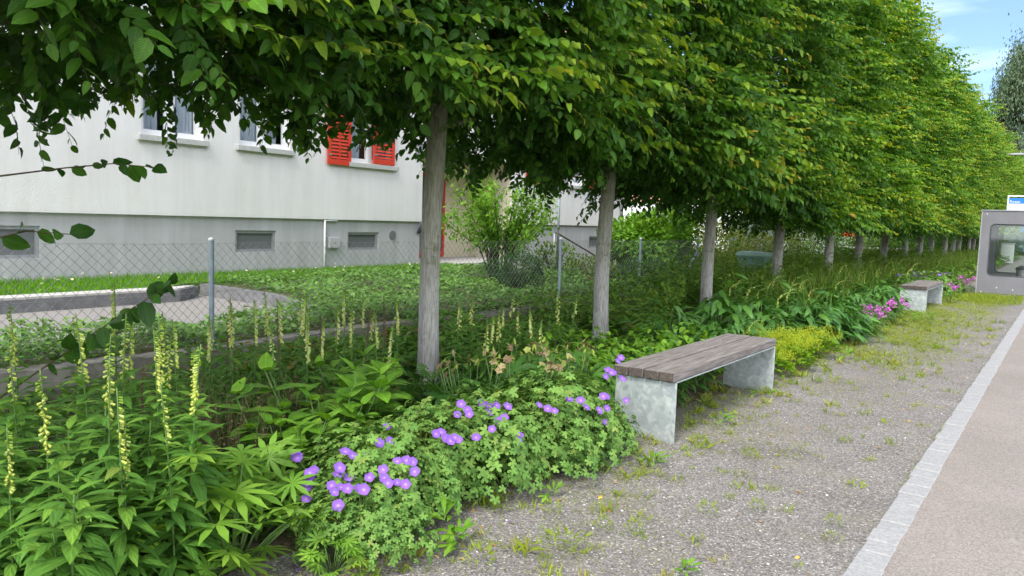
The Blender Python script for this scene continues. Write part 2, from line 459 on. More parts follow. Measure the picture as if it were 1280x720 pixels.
# ------------------------------------------------------------------ mesh helpers
class MB:
    def __init__(s):
        s.v = []; s.f = []
    def add(s, vs, fs):
        o = len(s.v)
        s.v += [tuple(map(float, p)) for p in vs]
        s.f += [tuple(i+o for i in f) for f in fs]
        return s
    def box(s, x0, x1, y0, y1, z0, z1):
        vs = [(x, y, z) for z in (z0, z1) for y in (y0, y1) for x in (x0, x1)]
        return s.add(vs, [(0, 2, 3, 1), (4, 5, 7, 6), (0, 1, 5, 4), (2, 6, 7, 3), (0, 4, 6, 2), (1, 3, 7, 5)])
    def cbox(s, x0, x1, y0, y1, z0, z1, c=.01):
        """box with chamfered edges"""
        bm = bmesh.new()
        bmesh.ops.create_cube(bm, size=1)
        for v in bm.verts:
            v.co = Vector(((x0+x1)/2+v.co.x*(x1-x0), (y0+y1)/2+v.co.y*(y1-y0), (z0+z1)/2+v.co.z*(z1-z0)))
        bmesh.ops.bevel(bm, geom=bm.edges[:], offset=c, segments=2, profile=.6, affect='EDGES')
        bm.verts.index_update()
        s.add([v.co for v in bm.verts], [[v.index for v in f.verts] for f in bm.faces])
        bm.free()
        return s
    def tube(s, pts, rad, n=8, cap=True):
        pts = [Vector(p) for p in pts]
        if not hasattr(rad, '__len__'):
            rad = [rad]*len(pts)
        o = len(s.v)
        ref = None
        for i, p in enumerate(pts):
            a = pts[max(i-1, 0)]; b = pts[min(i+1, len(pts)-1)]
            d = (b-a).normalized()
            if ref is None:
                ref = d.orthogonal().normalized()
            ref = (ref - d*ref.dot(d)).normalized()
            q = d.cross(ref)
            for k in range(n):
                t = 2*math.pi*k/n
                w = p + (ref*math.cos(t) + q*math.sin(t))*rad[i]
                s.v.append(tuple(w))
        for i in range(len(pts)-1):
            for k in range(n):
                a = o+i*n+k; b = o+i*n+(k+1) % n
                s.f.append((a, b, b+n, a+n))
        if cap:
            s.f.append(tuple(o+k for k in range(n))[::-1])
            e = o+(len(pts)-1)*n
            s.f.append(tuple(e+k for k in range(n)))
        return s
    def prism(s, poly, z0, z1):
        n = len(poly)
        vs = [(x, y, z0) for x, y in poly]+[(x, y, z1) for x, y in poly]
        fs = [tuple(range(n))[::-1], tuple(range(n, 2*n))]
        fs += [(i, (i+1) % n, n+(i+1) % n, n+i) for i in range(n)]
        return s.add(vs, fs)
    def extr(s, poly, axis, a0, a1):
        """poly of (u,v) extruded along x ('x': u=y,v=z) or y ('y': u=x,v=z)"""
        n = len(poly)
        def P(u, v, a):
            return (a, u, v) if axis == 'x' else (u, a, v)
        vs = [P(u, v, a0) for u, v in poly]+[P(u, v, a1) for u, v in poly]
        fs = [tuple(range(n))[::-1], tuple(range(n, 2*n))]
        fs += [(i, (i+1) % n, n+(i+1) % n, n+i) for i in range(n)]
        return s.add(vs, fs)
    def build(s, name, mat, parent=None, smooth=False, loc=None):
        me = bpy.data.meshes.new(name)
        me.from_pydata(s.v, [], s.f)
        bm = bmesh.new(); bm.from_mesh(me)
        bmesh.ops.recalc_face_normals(bm, faces=bm.faces[:])
        bm.to_mesh(me); bm.free()
        me.materials.append(mat)
        if smooth:
            me.polygons.foreach_set('use_smooth', [True]*len(me.polygons))
        return link(name, me, parent, loc)
def link(name, me, parent=None, loc=None):
    o = bpy.data.objects.new(name, me)
    COL.objects.link(o)
    if parent is not None:
        o.parent = parent
    if loc is not None:
        o.location = loc
    return o
def empty(name, loc=(0, 0, 0), rz=0.0, sc=1.0):
    o = bpy.data.objects.new(name, None)
    o.empty_display_size = .1
    COL.objects.link(o)
    o.location = loc
    o.rotation_euler = (0, 0, rz)
    o.scale = (sc, sc, sc)
    return o
def tag(o, label=None, cat=None, group=None, kind=None):
    if label: o['label'] = label
    if cat: o['category'] = cat
    if group: o['group'] = group
    if kind: o['kind'] = kind
    return o
KIDS = {}
def copy_tree(o, parent=None):
    c = o.copy()
    COL.objects.link(c)
    c.parent = parent
    for ch in [x for x in list(o.children)]:
        copy_tree(ch, c)
    return c
def tri_mesh(name, V, T, A, mat, parent=None, loc=None, smooth=True):
    me = bpy.data.meshes.new(name)
    V = np.ascontiguousarray(V, np.float32); T = np.ascontiguousarray(T, np.int32)
    me.vertices.add(len(V)); me.vertices.foreach_set('co', V.ravel())
    me.loops.add(T.size); me.loops.foreach_set('vertex_index', T.ravel())
    me.polygons.add(len(T))
    me.polygons.foreach_set('loop_start', np.arange(0, T.size, 3, dtype=np.int32))
    me.polygons.foreach_set('use_smooth', np.full(len(T), smooth))
    me.update(calc_edges=True)
    if A is not None:
        at = me.attributes.new('lc', 'FLOAT_COLOR', 'POINT')
        C4 = np.ones((len(V), 4), np.float32); C4[:, :3] = A
        at.data.foreach_set('color', C4.ravel())
    me.materials.append(mat)
    return link(name, me, parent, loc)

# ------------------------------------------------------------------ leaf machinery (numpy)
def nrm(a):
    return a/np.maximum(np.linalg.norm(a, axis=-1, keepdims=True), 1e-9)
def frames(d, up):
    y = nrm(np.asarray(d, float)); x = nrm(np.cross(y, up)); z = np.cross(x, y)
    return np.stack([x, y, z], -1)
class Fol:
    def __init__(s):
        s.V = []; s.T = []; s.A = []; s.n = 0
    def put(s, tm, Mx, P, S=1.0, col=0.0):
        """tm=(V,T,A); Mx (N,3,3) P (N,3) S scalar or (N,) col added to the leaf colour"""
        V, T, A = tm
        Mx = np.asarray(Mx, float).reshape(-1, 3, 3); P = np.asarray(P, float).reshape(-1, 3)
        N = len(P); S = np.broadcast_to(np.asarray(S, float), (N,))
        W = np.einsum('nij,kj->nki', Mx, V)*S[:, None, None]+P[:, None, :]
        col = np.broadcast_to(np.asarray(col, float), (N,))
        C = np.repeat(A[None], N, 0).copy()
        fixed = A[:, 0] >= .66
        C[:, ~fixed, 0] = np.clip(C[:, ~fixed, 0]+col[:, None], 0, .70 if A[:, 0].max() > .66 else 1)
        s.V.append(W.reshape(-1, 3)); s.A.append(C.reshape(-1, 3))
        s.T.append((T[None]+(np.arange(N)*len(V))[:, None, None]).reshape(-1, 3)+s.n)
        s.n += N*len(V)
    def arrays(s):
        return np.concatenate(s.V), np.concatenate(s.T), np.concatenate(s.A)
    def build(s, name, mat, parent=None, loc=None):
        return tri_mesh(name, *s.arrays(), mat, parent, loc)
def leaf(width=.5, prof=((.22, .8), (.5, 1.0), (.78, .62)), fold=.18, droop=.25, col=0.0):
    """unit leaf along +Y, midrib plus both halves"""
    n = len(prof)
    ts = [0]+[p[0] for p in prof]+[1]
    mid = [(0, t, -droop*t*t, .5, t) for t in ts]
    V = list(mid)
    L = []; Rr = []
    for t, w in prof:
        hw = width*.5*w
        L.append(len(V)); V.append((-hw, t-.03, -droop*t*t+fold*hw, .5-.5*w, t))
        Rr.append(len(V)); V.append((hw, t-.03, -droop*t*t+fold*hw, .5+.5*w, t))
    T = []
    for side, flip in ((L, 0), (Rr, 1)):
        def tri(a, b, c):
            T.append((a, c, b) if flip else (a, b, c))
        tri(0, 1, side[0])
        for i in range(n-1):
            tri(i+1, i+2, side[i]); tri(i+2, side[i+1], side[i])
        tri(n, n+1, side[n-1])
    V = np.array(V)
    A = np.column_stack([np.full(len(V), col), V[:, 3], V[:, 4]])
    return V[:, :3], np.array(T), A
def leaf4(width=.5, droop=.2, col=0.0, at=.48):
    V = np.array([(0, 0, 0), (-width/2, at, .03), (width/2, at, .03), (0, 1, -droop)])
    A = np.array([(col, .5, 0), (col, 0, .5), (col, 1, .5), (col, .5, 1)])
    return V, np.array([(0, 2, 1), (1, 2, 3)]), A
def recol(tm, c):
    A = tm[2].copy(); A[:, 0] = c
    return tm[0], tm[1], A
def strip(pts, w, col=1.0, n=3):
    """thin stalk as a merged template"""
    b = MB(); b.tube(pts, w, n, cap=False)
    V = np.array(b.v); T = []
    for f in b.f:
        T.append((f[0], f[1], f[2])); T.append((f[0], f[2], f[3]))
    A = np.column_stack([np.full(len(V), col), np.full(len(V), .5), np.full(len(V), .5)])
    return V, np.array(T), A
def merge(ts):
    V = []; T = []; A = []; n = 0
    for v, t, a in ts:
        V.append(v); T.append(t+n); A.append(a); n += len(v)
    return np.concatenate(V), np.concatenate(T), np.concatenate(A)
I3 = np.eye(3)[None]
def rdirs(n, r=rng):
    return nrm(r.normal(size=(n, 3)))
Z = np.array([0, 0, 1.0])

def spray(r, n, length, ll, tm, young=False, twig=True, archr=(.15, .5)):
    """one leafy shoot along +Y, leaves alternating in its plane, arching down"""
    f = Fol()
    arch = r.uniform(*archr)
    def at(s):
        return np.array([.06*length*math.sin(3*s), length*s, -arch*length*s*s])
    for i in range(n):
        s = .08+.92*(i+.3*r.random())/n
        p = at(s); tan = nrm(at(s+.05)-at(s-.05))
        side = 1 if i % 2 else -1
        ang = R(r.uniform(38, 68))*(1-.45*(s > .9))
        d = tan*math.cos(ang)+np.array([side, 0, 0])*math.sin(ang)+np.array([0, 0, r.normal(-.16, .26)])
        up = Z+r.normal(size=3)*.36
        sz = ll*r.uniform(.55, 1.2)*(1-.35*(s > .85))
        c = r.uniform(0, .28)+.16*s
        if young and s > .72:
            c = .67+.24*min(1, (s-.72)/.27)**1.8*r.uniform(.5, 1.0)
        t = recol(tm if r.random() < .6 or tm is not HL else HLC, c)
        f.put(t, frames(d[None], up[None]), p[None], sz)
    if twig:
        f.put(strip([at(s) for s in (0, .35, .7, 1)], [.0028, .0023, .0018, .001], 1.0), I3, np.zeros((1, 3)))
    return f.arrays()

HL = leaf(.60, ((.2, .82), (.48, 1.0), (.80, .64)), .20, .22)
HLC = leaf(.54, ((.2, .82), (.48, 1.0), (.80, .64)), .42, .5)
HL4 = leaf4(.60, .25)
def hornbeam_crown(r, lod, nspray, ll, y0=-1.68, y1=1.68, zb=2.26):
    tm = HL if lod == 0 else HL4
    k = {0: 16, 1: 12}[lod]
    base = [spray(r, int(r.integers(11, 16)), r.uniform(.34, .52), ll, tm, False, lod == 0) for _ in range(k)]
    yng = [spray(r, int(r.integers(10, 15)), r.uniform(.38, .58), ll, tm, True, lod == 0) for _ in range(6)]
    lng = [spray(r, int(r.integers(17, 23)), r.uniform(.68, .95), ll, tm, True, lod == 0, (.06, .28)) for _ in range(5)]
    f = Fol()
    ph = r.uniform(0, 6.28, 6)
    def lump(a, b):
        return .17*np.sin(2.6*a+ph[0]+1.3*np.sin(1.7*b+ph[1]))+.17*np.sin(4.3*b+ph[2]+.8*a)+.10*np.sin(7*a+5*b+ph[3])
    N = nspray
    kind = r.choice(6, N, p=[.36, .15, .17, .10, .02, .20])
    x = r.uniform(-1.15, 1.15, N); y = r.uniform(y0, y1, N); z = r.uniform(zb-.12, 5.85, N)
    d = np.zeros((N, 3)); up = np.zeros((N, 3))
    depth = np.abs(r.normal(0, .16, N))
    m = kind == 0
    x[m] = (1.16+1.25*lump(y, z)-depth-.42*np.abs(y/1.7)**3)[m]
    d[m] = np.column_stack([np.ones(N), r.normal(.12, .55, N), r.normal(.0, .42, N)])[m]
    up[m] = np.column_stack([r.uniform(-.1, .5, N), r.normal(0, .3, N), np.ones(N)])[m]
    m = kind == 1
    x[m] = (-1.10-lump(y+9, z)+depth)[m]
    d[m] = np.column_stack([-np.ones(N), r.normal(0, .55, N), r.normal(0, .42, N)])[m]
    up[m] = np.column_stack([-r.uniform(.1, .6, N), r.normal(0, .2, N), np.ones(N)])[m]
    m = kind == 2
    z[m] = (zb+.8*lump(x+4, y)+depth*1.6)[m]
    d[m] = np.column_stack([x*.5+r.normal(0, .6, N), r.normal(0, .7, N), r.normal(-.32, .25, N)])[m]
    up[m] = np.column_stack([r.normal(0, .25, N), r.normal(0, .25, N), np.ones(N)])[m]
    m = kind == 3
    z[m] = (5.85+lump(x, y)-depth-.25*np.abs(y/1.7)**3)[m]
    d[m] = np.column_stack([r.normal(.3, .6, N), r.normal(0, .6, N), r.uniform(.3, 1.3, N)])[m]
    up[m] = np.column_stack([r.uniform(-.2, .5, N), r.normal(0, .3, N), np.ones(N)*.6])[m]
    m = kind >= 4
    d[m] = np.column_stack([r.normal(0, 1, N), r.normal(0, 1, N), r.normal(0, .3, N)])[m]
    up[m] = np.column_stack([r.normal(0, .3, N), r.normal(0, .3, N), np.ones(N)])[m]
    # longer shoots reaching out of the clipped face
    nl = N//15
    m = np.zeros(N, bool); m[:nl] = True
    kind[m] = 0
    x[m] = (1.06+1.25*lump(y, z)-.42*np.abs(y/1.7)**3)[m]
    top_ = np.arange(N) >= nl-nl//5
    z[m & top_] = 5.75
    x[m & top_] = r.uniform(-.3, 1.1, (m & top_).sum())
    d[m] = np.column_stack([np.ones(nl), r.normal(.45, .35, nl), r.normal(.10, .2, nl)+.9*top_[:nl]])
    up[m] = np.column_stack([np.full(nl, .15), r.normal(0, .1, nl), np.ones(nl)])
    P = np.column_stack([x, y, z])
    F = frames(d, up)
    isy = (r.random(N) < .075) & (kind <= 3) & (kind != 2)
    pick = r.integers(0, len(base), N)
    for i, t in enumerate(base):
        s = (pick == i) & ~isy & (np.arange(N) >= nl)
        if s.any():
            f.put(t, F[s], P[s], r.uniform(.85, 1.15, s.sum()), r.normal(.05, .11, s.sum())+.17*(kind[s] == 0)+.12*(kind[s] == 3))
    isy[:nl] = False
    pl_ = r.integers(0, len(lng), N)
    for i, t in enumerate(lng):
        s = (pl_ == i) & (np.arange(N) < nl)
        f.put(t, F[s], P[s], r.uniform(.85, 1.15, s.sum()), r.normal(.30, .07, s.sum()))
    py = r.integers(0, len(yng), N)
    for i, t in enumerate(yng):
        s = (py == i) & isy
        if s.any():
            f.put(t, F[s], P[s], r.uniform(.9, 1.15, s.sum()), r.normal(.26, .08, s.sum()))
    return f
def trunk_mb(r, h=2.6, r0=.096, r1=.076, lean=(0, 0), limbs=True):
    b = MB()
    n = 28; rings = 26
    ph = r.uniform(0, 6.28, 5)
    flut = [.05*math.sin(3*t+ph[0])+.035*math.sin(5*t+ph[1])+.03*math.sin(9*t+ph[2]) for t in [2*math.pi*k/n for k in range(n)]]
    for i in range(rings):
        u = i/(rings-1); z = h*u
        rr = r0+(r1-r0)*u+.045*math.exp(-z/.10)
        for k in range(n):
            t = 2*math.pi*k/n
            q = rr*(1+flut[(k) % n]*(1+.3*math.sin(2.2*z+ph[3]))+.02*math.sin(11*t+4*z+ph[4]))
            b.v.append((lean[0]*z+.018*math.sin(1.9*z+ph[3])+q*math.cos(t), lean[1]*z+.012*math.cos(1.4*z+ph[4])+q*math.sin(t), z-.03))
    for i in range(rings-1):
        for k in range(n):
            a = i*n+k; c = i*n+(k+1) % n
            b.f.append((a, c, c+n, a+n))
    b.f.append(tuple((rings-1)*n+k for k in range(n)))
    if limbs:
        b.tube([(lean[0]*h, lean[1]*h, h-.08), (.02, .02, 3.6), (-.03, .03, 4.6), (0, 0, 5.5)], [r1, .06, .04, .012], 10)
        for j in range(16):
            z0 = r.uniform(2.15, 4.9); a = r.uniform(0, 6.28); l = r.uniform(.7, 1.25)
            dx, dy = math.cos(a), math.sin(a)*1.2
            b.tube([(0, 0, z0), (dx*l*.5, dy*l*.5, z0+.18*l), (dx*l, dy*l, z0+.5*l)], [.028, .018, .006], 6)
    return b

# ================================================================== GROUND AND PAVED SURFACES
def sheet(name, x0, x1, y0, y1, z, mat, kind='structure'):
    b = MB()
    b.add([(x0, y0, z), (x1, y0, z), (x1, y1, z), (x0, y1, z)], [(0, 1, 2, 3)])
    return tag(b.build(name, mat), kind=kind)
sheet('ground', -700, 700, -300, 1200, -.03, M['meadowground'])
sheet('gravel', -3.4, -.66, -3, 70, 0, M['gravel'])
sheet('pavement', -.563, 2.4, -6, 140, .004, M['pave'])
sheet('road', 2.6, 9.5, -20, 300, -.008, M['asphalt'])
b = MB()
y = -6
while y < 140:
    l = 1.0
    b.box(2.402, 2.598, y, y+l-.01, -.05, .06+.002*random.random()); y += l
tag(b.build('road_kerb', M['granite']), kind='structure')
# strip of granite setts
b = MB()
y = -2.0
while y < 60:
    l = random.uniform(.13, .21)
    j = lambda a: random.uniform(-a, a)
    x0 = -.697+j(.006); x1 = -.559+j(.003); z1 = .009+j(.003)
    c = .005
    vs = [(x0, y, -.04), (x1, y, -.04), (x1, y+l, -.04), (x0, y+l, -.04),
          (x0, y, z1-c), (x1, y, z1-c), (x1, y+l, z1-c), (x0, y+l, z1-c),
          (x0+c, y+c, z1), (x1-c, y+c, z1+j(.002)), (x1-c, y+l-c, z1), (x0+c, y+l-c, z1+j(.002))]
    fs = [(0, 1, 5, 4), (1, 2, 6, 5), (2, 3, 7, 6), (3, 0, 4, 7), (4, 5, 9, 8), (5, 6, 10, 9), (6, 7, 11, 10), (7, 4, 8, 11), (8, 9, 10, 11)]
    b.add(vs, fs)
    y += l+random.uniform(.004, .008)
tag(b.build('kerb', M['granite']), kind='structure')
# planted bed: gently uneven soil sheet with a wandering front edge
def edge_x(y):
    return float(np.interp(y, [-3, 1, 2, 3.56, 4.7, 7.5, 8.3, 11, 14, 20, 24, 60], [-2.75, -2.75, -2.68, -2.52, -2.52, -2.45, -2.22, -2.2, -2.3, -2.3, -2.4, -2.6])) + .05*math.sin(3.1*y)+.03*math.sin(7.7*y)
b = MB()
NY, NX = 260, 26
for i in range(NY):
    yy = -3+63*i/(NY-1)
    ex = edge_x(yy)
    for jx in range(NX):
        u = jx/(NX-1)
        xx = -6.16+(ex+6.16)*u
        zz = .008+.045*min(1, (1-u)*6)+.02*math.sin(5*xx+2*yy)*math.sin(3*yy)*(u < .95)*(1-u)
        b.v.append((xx, yy, zz-.012*(u == 1)))
for i in range(NY-1):
    for jx in range(NX-1):
        a = i*NX+jx
        b.f.append((a, a+1, a+NX+1, a+NX))
tag(b.build('bed_soil', M['soil'], smooth=True), kind='structure')
# raised garden behind the low wall
sheet('garden_ground', -60, -6.38, -10, 16.0, .15, M['gardenpath'])
b = MB().prism([(-12.5, 14), (-6.42, 16.2), (-6.42, 90), (-60, 90), (-60, 14)], -.02, .10)
tag(b.build('garden_terrace', M['earth']), kind='structure')
b = MB().prism([(-12.6, -4), (-10.85, -4), (-10.85, 6.2), (-11.3, 6.75), (-11.3, 6.9), (-11.15, 14.4), (-12.6, 14.4)], .1, .34)
tag(b.build('lawn', M['turf']), kind='structure')
b = MB().prism([(-11.15, 7.2), (-9.2, 7.0), (-7.85, 6.45), (-7.25, 6.3), (-6.4, 6.3), (-6.4, 15.6), (-8.6, 15.6), (-11.15, 14.6)], .1, .30)
tag(b.build('planting_mound', M['earth']), kind='structure')
b = MB().prism([(-7.5, -4), (-6.39, -4), (-6.39, 6.3), (-7.25, 6.3), (-7.5, 4)], .1, .25)
tag(b.build('ivy_strip_soil', M['earth']), kind='structure')
# kerbs of the garden path
o = MB().prism([(-10.85, -4), (-10.55, -4), (-10.55, 6.25), (-11.0, 6.82), (-11.3, 6.75), (-10.85, 6.2)], .1, .315).build('garden_kerb', M['darkconcrete'])
tag(o, kind='structure')
o = MB().prism([(-10.9, -4), (-10.56, -4), (-10.56, 6.24), (-10.9, 6.7)], .317, .345).build('kerb_coping', M['palestone'])
tag(o, kind='structure')
o = MB().prism([(-11.2, 7.1), (-11.2, 6.97), (-9.2, 6.87), (-7.8, 6.32), (-7.3, 6.2), (-7.3, 6.3), (-7.8, 6.44), (-9.2, 6.98)], .1, .33).build('bed_edging', M['darkconcrete'])
tag(o, kind='structure')
# ================================================================== LOW WALL AND FENCE
b = MB()
segs = 90
for i in range(segs):
    y0 = -4+20*i/segs; y1 = -4+20*(i+1)/segs
    dz = .012*math.sin(1.3*y0)+.010*random.random()
    b.add([(-6.38, y0, -.05), (-6.17+.006*random.random(), y0, -.05), (-6.17, y1, -.05), (-6.38, y1, -.05),
           (-6.38, y0, .27+dz), (-6.185, y0, .265+dz), (-6.185, y1, .265+dz), (-6.38, y1, .27+dz)],
          [(4, 5, 6, 7), (1, 2, 6, 5), (0, 4, 7, 3), (0, 1, 5, 4), (3, 7, 6, 2)])
wall = b.build('retaining_wall', M['concrete'])
tag(wall, 'low weathered concrete retaining wall with mossy top behind the flower bed', 'wall')
FX = -6.42
fence = empty('chain_link_fence', (FX, 5, .27))
tag(fence, 'waist-high grey chain link fence on round posts above the low wall', 'fence')
b = MB()
S = .088; z0, z1 = .30, 1.20; H_ = z1-z0
ya, yb = -1.0, 15.5
k = ya-H_
def wire(b, p, q):
    p = Vector(p); q = Vector(q)
    mid = [p.lerp(q, t)+Vector((random.uniform(-.006, .006), 0, random.uniform(-.003, .003))) for t in (0, .33, .66, 1)]
    b.tube(mid, .0021, 3, cap=False)
while k < yb:
    for sgn in (1, -1):
        a = k if sgn > 0 else k+H_
        e = k+H_ if sgn > 0 else k
        za, ze = z0, z1
        # clip to the fence's length
        pts = []
        t0, t1 = 0.0, 1.0
        if a < ya: t0 = max(t0, (ya-a)/(e-a))
        if e < ya: t1 = min(t1, (ya-a)/(e-a))
        if a > yb: t0 = max(t0, (yb-a)/(e-a))
        if e > yb: t1 = min(t1, (yb-a)/(e-a))
        if t1-t0 > .02:
            wire(b, (0+.003*sgn, a+(e-a)*t0-5, za+(ze-za)*t0-.27), (0+.003*sgn, a+(e-a)*t1-5, za+(ze-za)*t1-.27))
    k += S
b.build('wire_mesh', M['wire'], fence, smooth=True)
b = MB()
for zz in (.31, .75, 1.20):
    b.tube([(.008, y-5, zz-.27+.006*math.sin(3*y)) for y in np.linspace(ya, yb, 34)], .0022, 4)
b.build('tension_wire', M['wire'], fence, smooth=True)
for y in (1.0, 4.09, 7.1, 10.07, 12.8, 15.5):
    b = MB()
    b.tube([(.035, y-5, -.1), (.035, y-5, .96)], .024, 14)
    o = b.build('post', M['post'], fence, smooth=False)
    cap = MB().tube([(.035, y-5, .955), (.035, y-5, .975), (.035, y-5, .985)], [.028, .027, .012], 14)
    cap.build('cap', M['signwhite'], o, smooth=True)
MB().tube([(.05, 15.5-5, .75), (.05, 14.55-5, -.02)], .02, 10).build('brace', M['post'], fence, smooth=True)

# ================================================================== HOUSE
HX = -12.5
house = empty('apartment_house', (HX, 8, .3))
tag(house, 'long white rendered apartment house with grey plinth and red shutters', 'house')
def hw(x, y, z):
    return (x-HX, y-8, z-.3)
def wallgrid(y0, y1, z0, z1, holes, x, depth=.16):
    """a wall face at x with rectangular holes and reveals going back"""
    ys = sorted({y0, y1, *[h[0] for h in holes], *[h[1] for h in holes]})
    zs = sorted({z0, z1, *[h[2] for h in holes], *[h[3] for h in holes]})
    b = MB()
    for i in range(len(ys)-1):
        for j in range(len(zs)-1):
            cy, cz = (ys[i]+ys[i+1])/2, (zs[j]+zs[j+1])/2
            if any(h[0] < cy < h[1] and h[2] < cz < h[3] for h in holes):
                continue
            b.add([hw(x, ys[i], zs[j]), hw(x, ys[i+1], zs[j]), hw(x, ys[i+1], zs[j+1]), hw(x, ys[i], zs[j+1])], [(0, 1, 2, 3)])
    for h in holes:
        a, e, lo, hi = h
        f = [hw(x, a, lo), hw(x, e, lo), hw(x, e, hi), hw(x, a, hi)]
        g = [hw(x-depth, a, lo), hw(x-depth, e, lo), hw(x-depth, e, hi), hw(x-depth, a, hi)]
        b.add(f+g, [(0, 1, 5, 4), (1, 2, 6, 5), (2, 3, 7, 6), (3, 0, 4, 7)])
    return b
UP = [(2.6, 3.9, 2.72, 4.15), (6.74, 7.86, 2.72, 4.15), (8.58, 9.72, 2.72, 4.15), (11.26, 12.56, 2.62, 4.10)]
UPW = [(18.38, 19.3, 2.62, 4.0), (19.95, 21.0, 2.62, 4.0)]
LO = [(4.15, 5.19, .70, 1.19), (8.54, 9.44, .74, 1.15), (11.28, 12.19, .74, 1.13)]
LOW = [(21.5, 22.25, .68, 1.05)]
up = wallgrid(0, 13.53, 1.43, 6.6, UP, HX)
u2 = wallgrid(17.16, 23.5, 1.43, 6.6, UPW, HX)
up.add(u2.v, u2.f)
# bridge above the porch, end walls, back, underside lip
up.box(*[c for c in (-.25, 0, 13.53-8, 17.16-8, 3.05-.3, 6.6-.3)])
up.box(-9, -.2, -8.0, -7.8, -.3, 6.3)
up.box(-9, -.001, 15.3, 15.5, -.3, 6.3)
up.box(-9, -8.8, -7.8, 15.3, -.3, 6.3)
up.box(-.074, -.002, 13.47-8, 13.53-8, 1.432-.3, 3.049-.3)
up.box(-.074, -.002, 17.16-8, 17.22-8, 1.432-.3, 3.049-.3)
up.box(-.07, -.001, -7.9, 13.53-8, 1.395-.3, 1.43-.3)
up.box(-.07, -.001, 17.16-8, 15.4, 1.395-.3, 1.43-.3)
up.build('wall', M['render'], house)
pl = wallgrid(0, 13.53, 0, 1.395, LO, HX-.06, .10)
p2 = wallgrid(17.16, 23.5, 0, 1.395, LOW, HX-.06, .10)
p2.box(-.12, -.061, 23.5-8, 23.52-8, -.3, 1.09)
pl.box(-.074, -.062, 13.40-8, 13.53-8, -.3, 1.093)
p2.box(-.074, -.062, 17.16-8, 17.29-8, -.3, 1.093)
pl.build('plinth', M['plinth'], house)
p2.build('plinth', M['plinth'], house)
# porch: side cheeks, back wall, ceiling, floor
b = MB()
b.box(-1.5, -.075, 13.53-8-.2, 13.53-8-.003, -.3, 2.75)
b.box(-1.5, -.075, 17.16-8+.003, 17.36-8, -.3, 2.75)
b.box(-1.7, -1.5, 13.33-8, 17.36-8, -.3, 2.75)
b.box(-1.7, -.26, 13.33-8, 17.36-8, 2.75, 2.9)
b.build('porch', M['cream'], house)
MB().box(-1.5, .3, 13.54-8, 17.15-8, -.3, .12).build('porch_floor', M['palestone'], house)
d = MB()
for a, e, lo, hi in ((14.9, 14.98, .44, 2.66), (15.92, 16.0, .44, 2.66), (14.98, 15.92, 2.58, 2.66), (14.98, 15.92, .44, .60), (14.98, 15.92, 1.45, 1.53)):
    d.box(-1.497, -1.43, a-8, e-8, lo-.3, hi-.3)
door = d.build('door', M['red'], house)
MB().box(-1.495, -1.46, 14.98-8, 15.92-8, .60-.3, 2.58-.3).build('pane', M['greypane'], door)
MB().tube([(-1.40, 15.0-8, 1.05-.3), (-1.40, 15.0-8, 1.35-.3)], .012, 8).build('handle', M['greymetal'], door)
MB().cbox(-.75, -.45, 15.2-8, 15.5-8, 2.66, 2.748, .02).build('porch_lamp', M['greymetal'], house)
def window(a, e, lo, hi, parent, split=True, x=HX-.12):
    f = MB()
    t = .055
    for y0, y1, zz0, zz1 in ((a, e, lo, lo+t), (a, e, hi-t, hi), (a, a+t, lo+t, hi-t), (e-t, e, lo+t, hi-t)):
        f.box(x-HX-.05, x-HX+.01, y0-8, y1-8, zz0-.3, zz1-.3)
    cs = [(a+t, e-t)]
    if split:
        c = (a+e)/2
        f.box(x-HX-.045, x-HX+.018, c-.05-8, c+.05-8, lo+t-.3, hi-t-.3)
        cs = [(a+t, c-.05), (c+.05, e-t)]
        for q0, q1 in cs:
            s = .045
            for y0, y1, zz0, zz1 in ((q0, q1, lo+t, lo+t+s), (q0, q1, hi-t-s, hi-t), (q0, q0+s, lo+t+s, hi-t-s), (q1-s, q1, lo+t+s, hi-t-s)):
                f.box(x-HX-.04, x-HX+.004, y0-8, y1-8, zz0-.3, zz1-.3)
    w = f.build('window', M['white'], parent)
    return w, cs
for i, (a, e, lo, hi) in enumerate(UP+UPW):
    w, cs = window(a, e, lo, hi, house)
    for j, (q0, q1) in enumerate(cs):
        MB().box(-.145, -.141, q0-8, q1-8, lo+.05-.3, hi-.05-.3).build('pane', M['clear'], w)
        c = MB()
        ys = np.linspace(q0, q1 if (i+j) % 2 == 0 else q0+(q1-q0)*.75, 24)
        for u in range(23):
            xa, xb = -.22+.02*math.sin(u*1.9), -.22+.02*math.sin((u+1)*1.9)
            c.add([(xa, ys[u]-8, lo-.3), (xb, ys[u+1]-8, lo-.3), (xb, ys[u+1]-8, hi-.3), (xa, ys[u]-8, hi-.3)], [(0, 1, 2, 3)])
        c.build('curtain', M['curtain'], w, smooth=True)
    MB().box(-.6, -.55, a-.1-8, e+.1-8, lo-.4, hi-.2).build('dark_room', M['shelterin'], w)
    MB().cbox(-.15, .075, a-.07-8, e+.07-8, lo-.10-.3, lo-.005-.3, .008).build('sill', M['sill'], w)
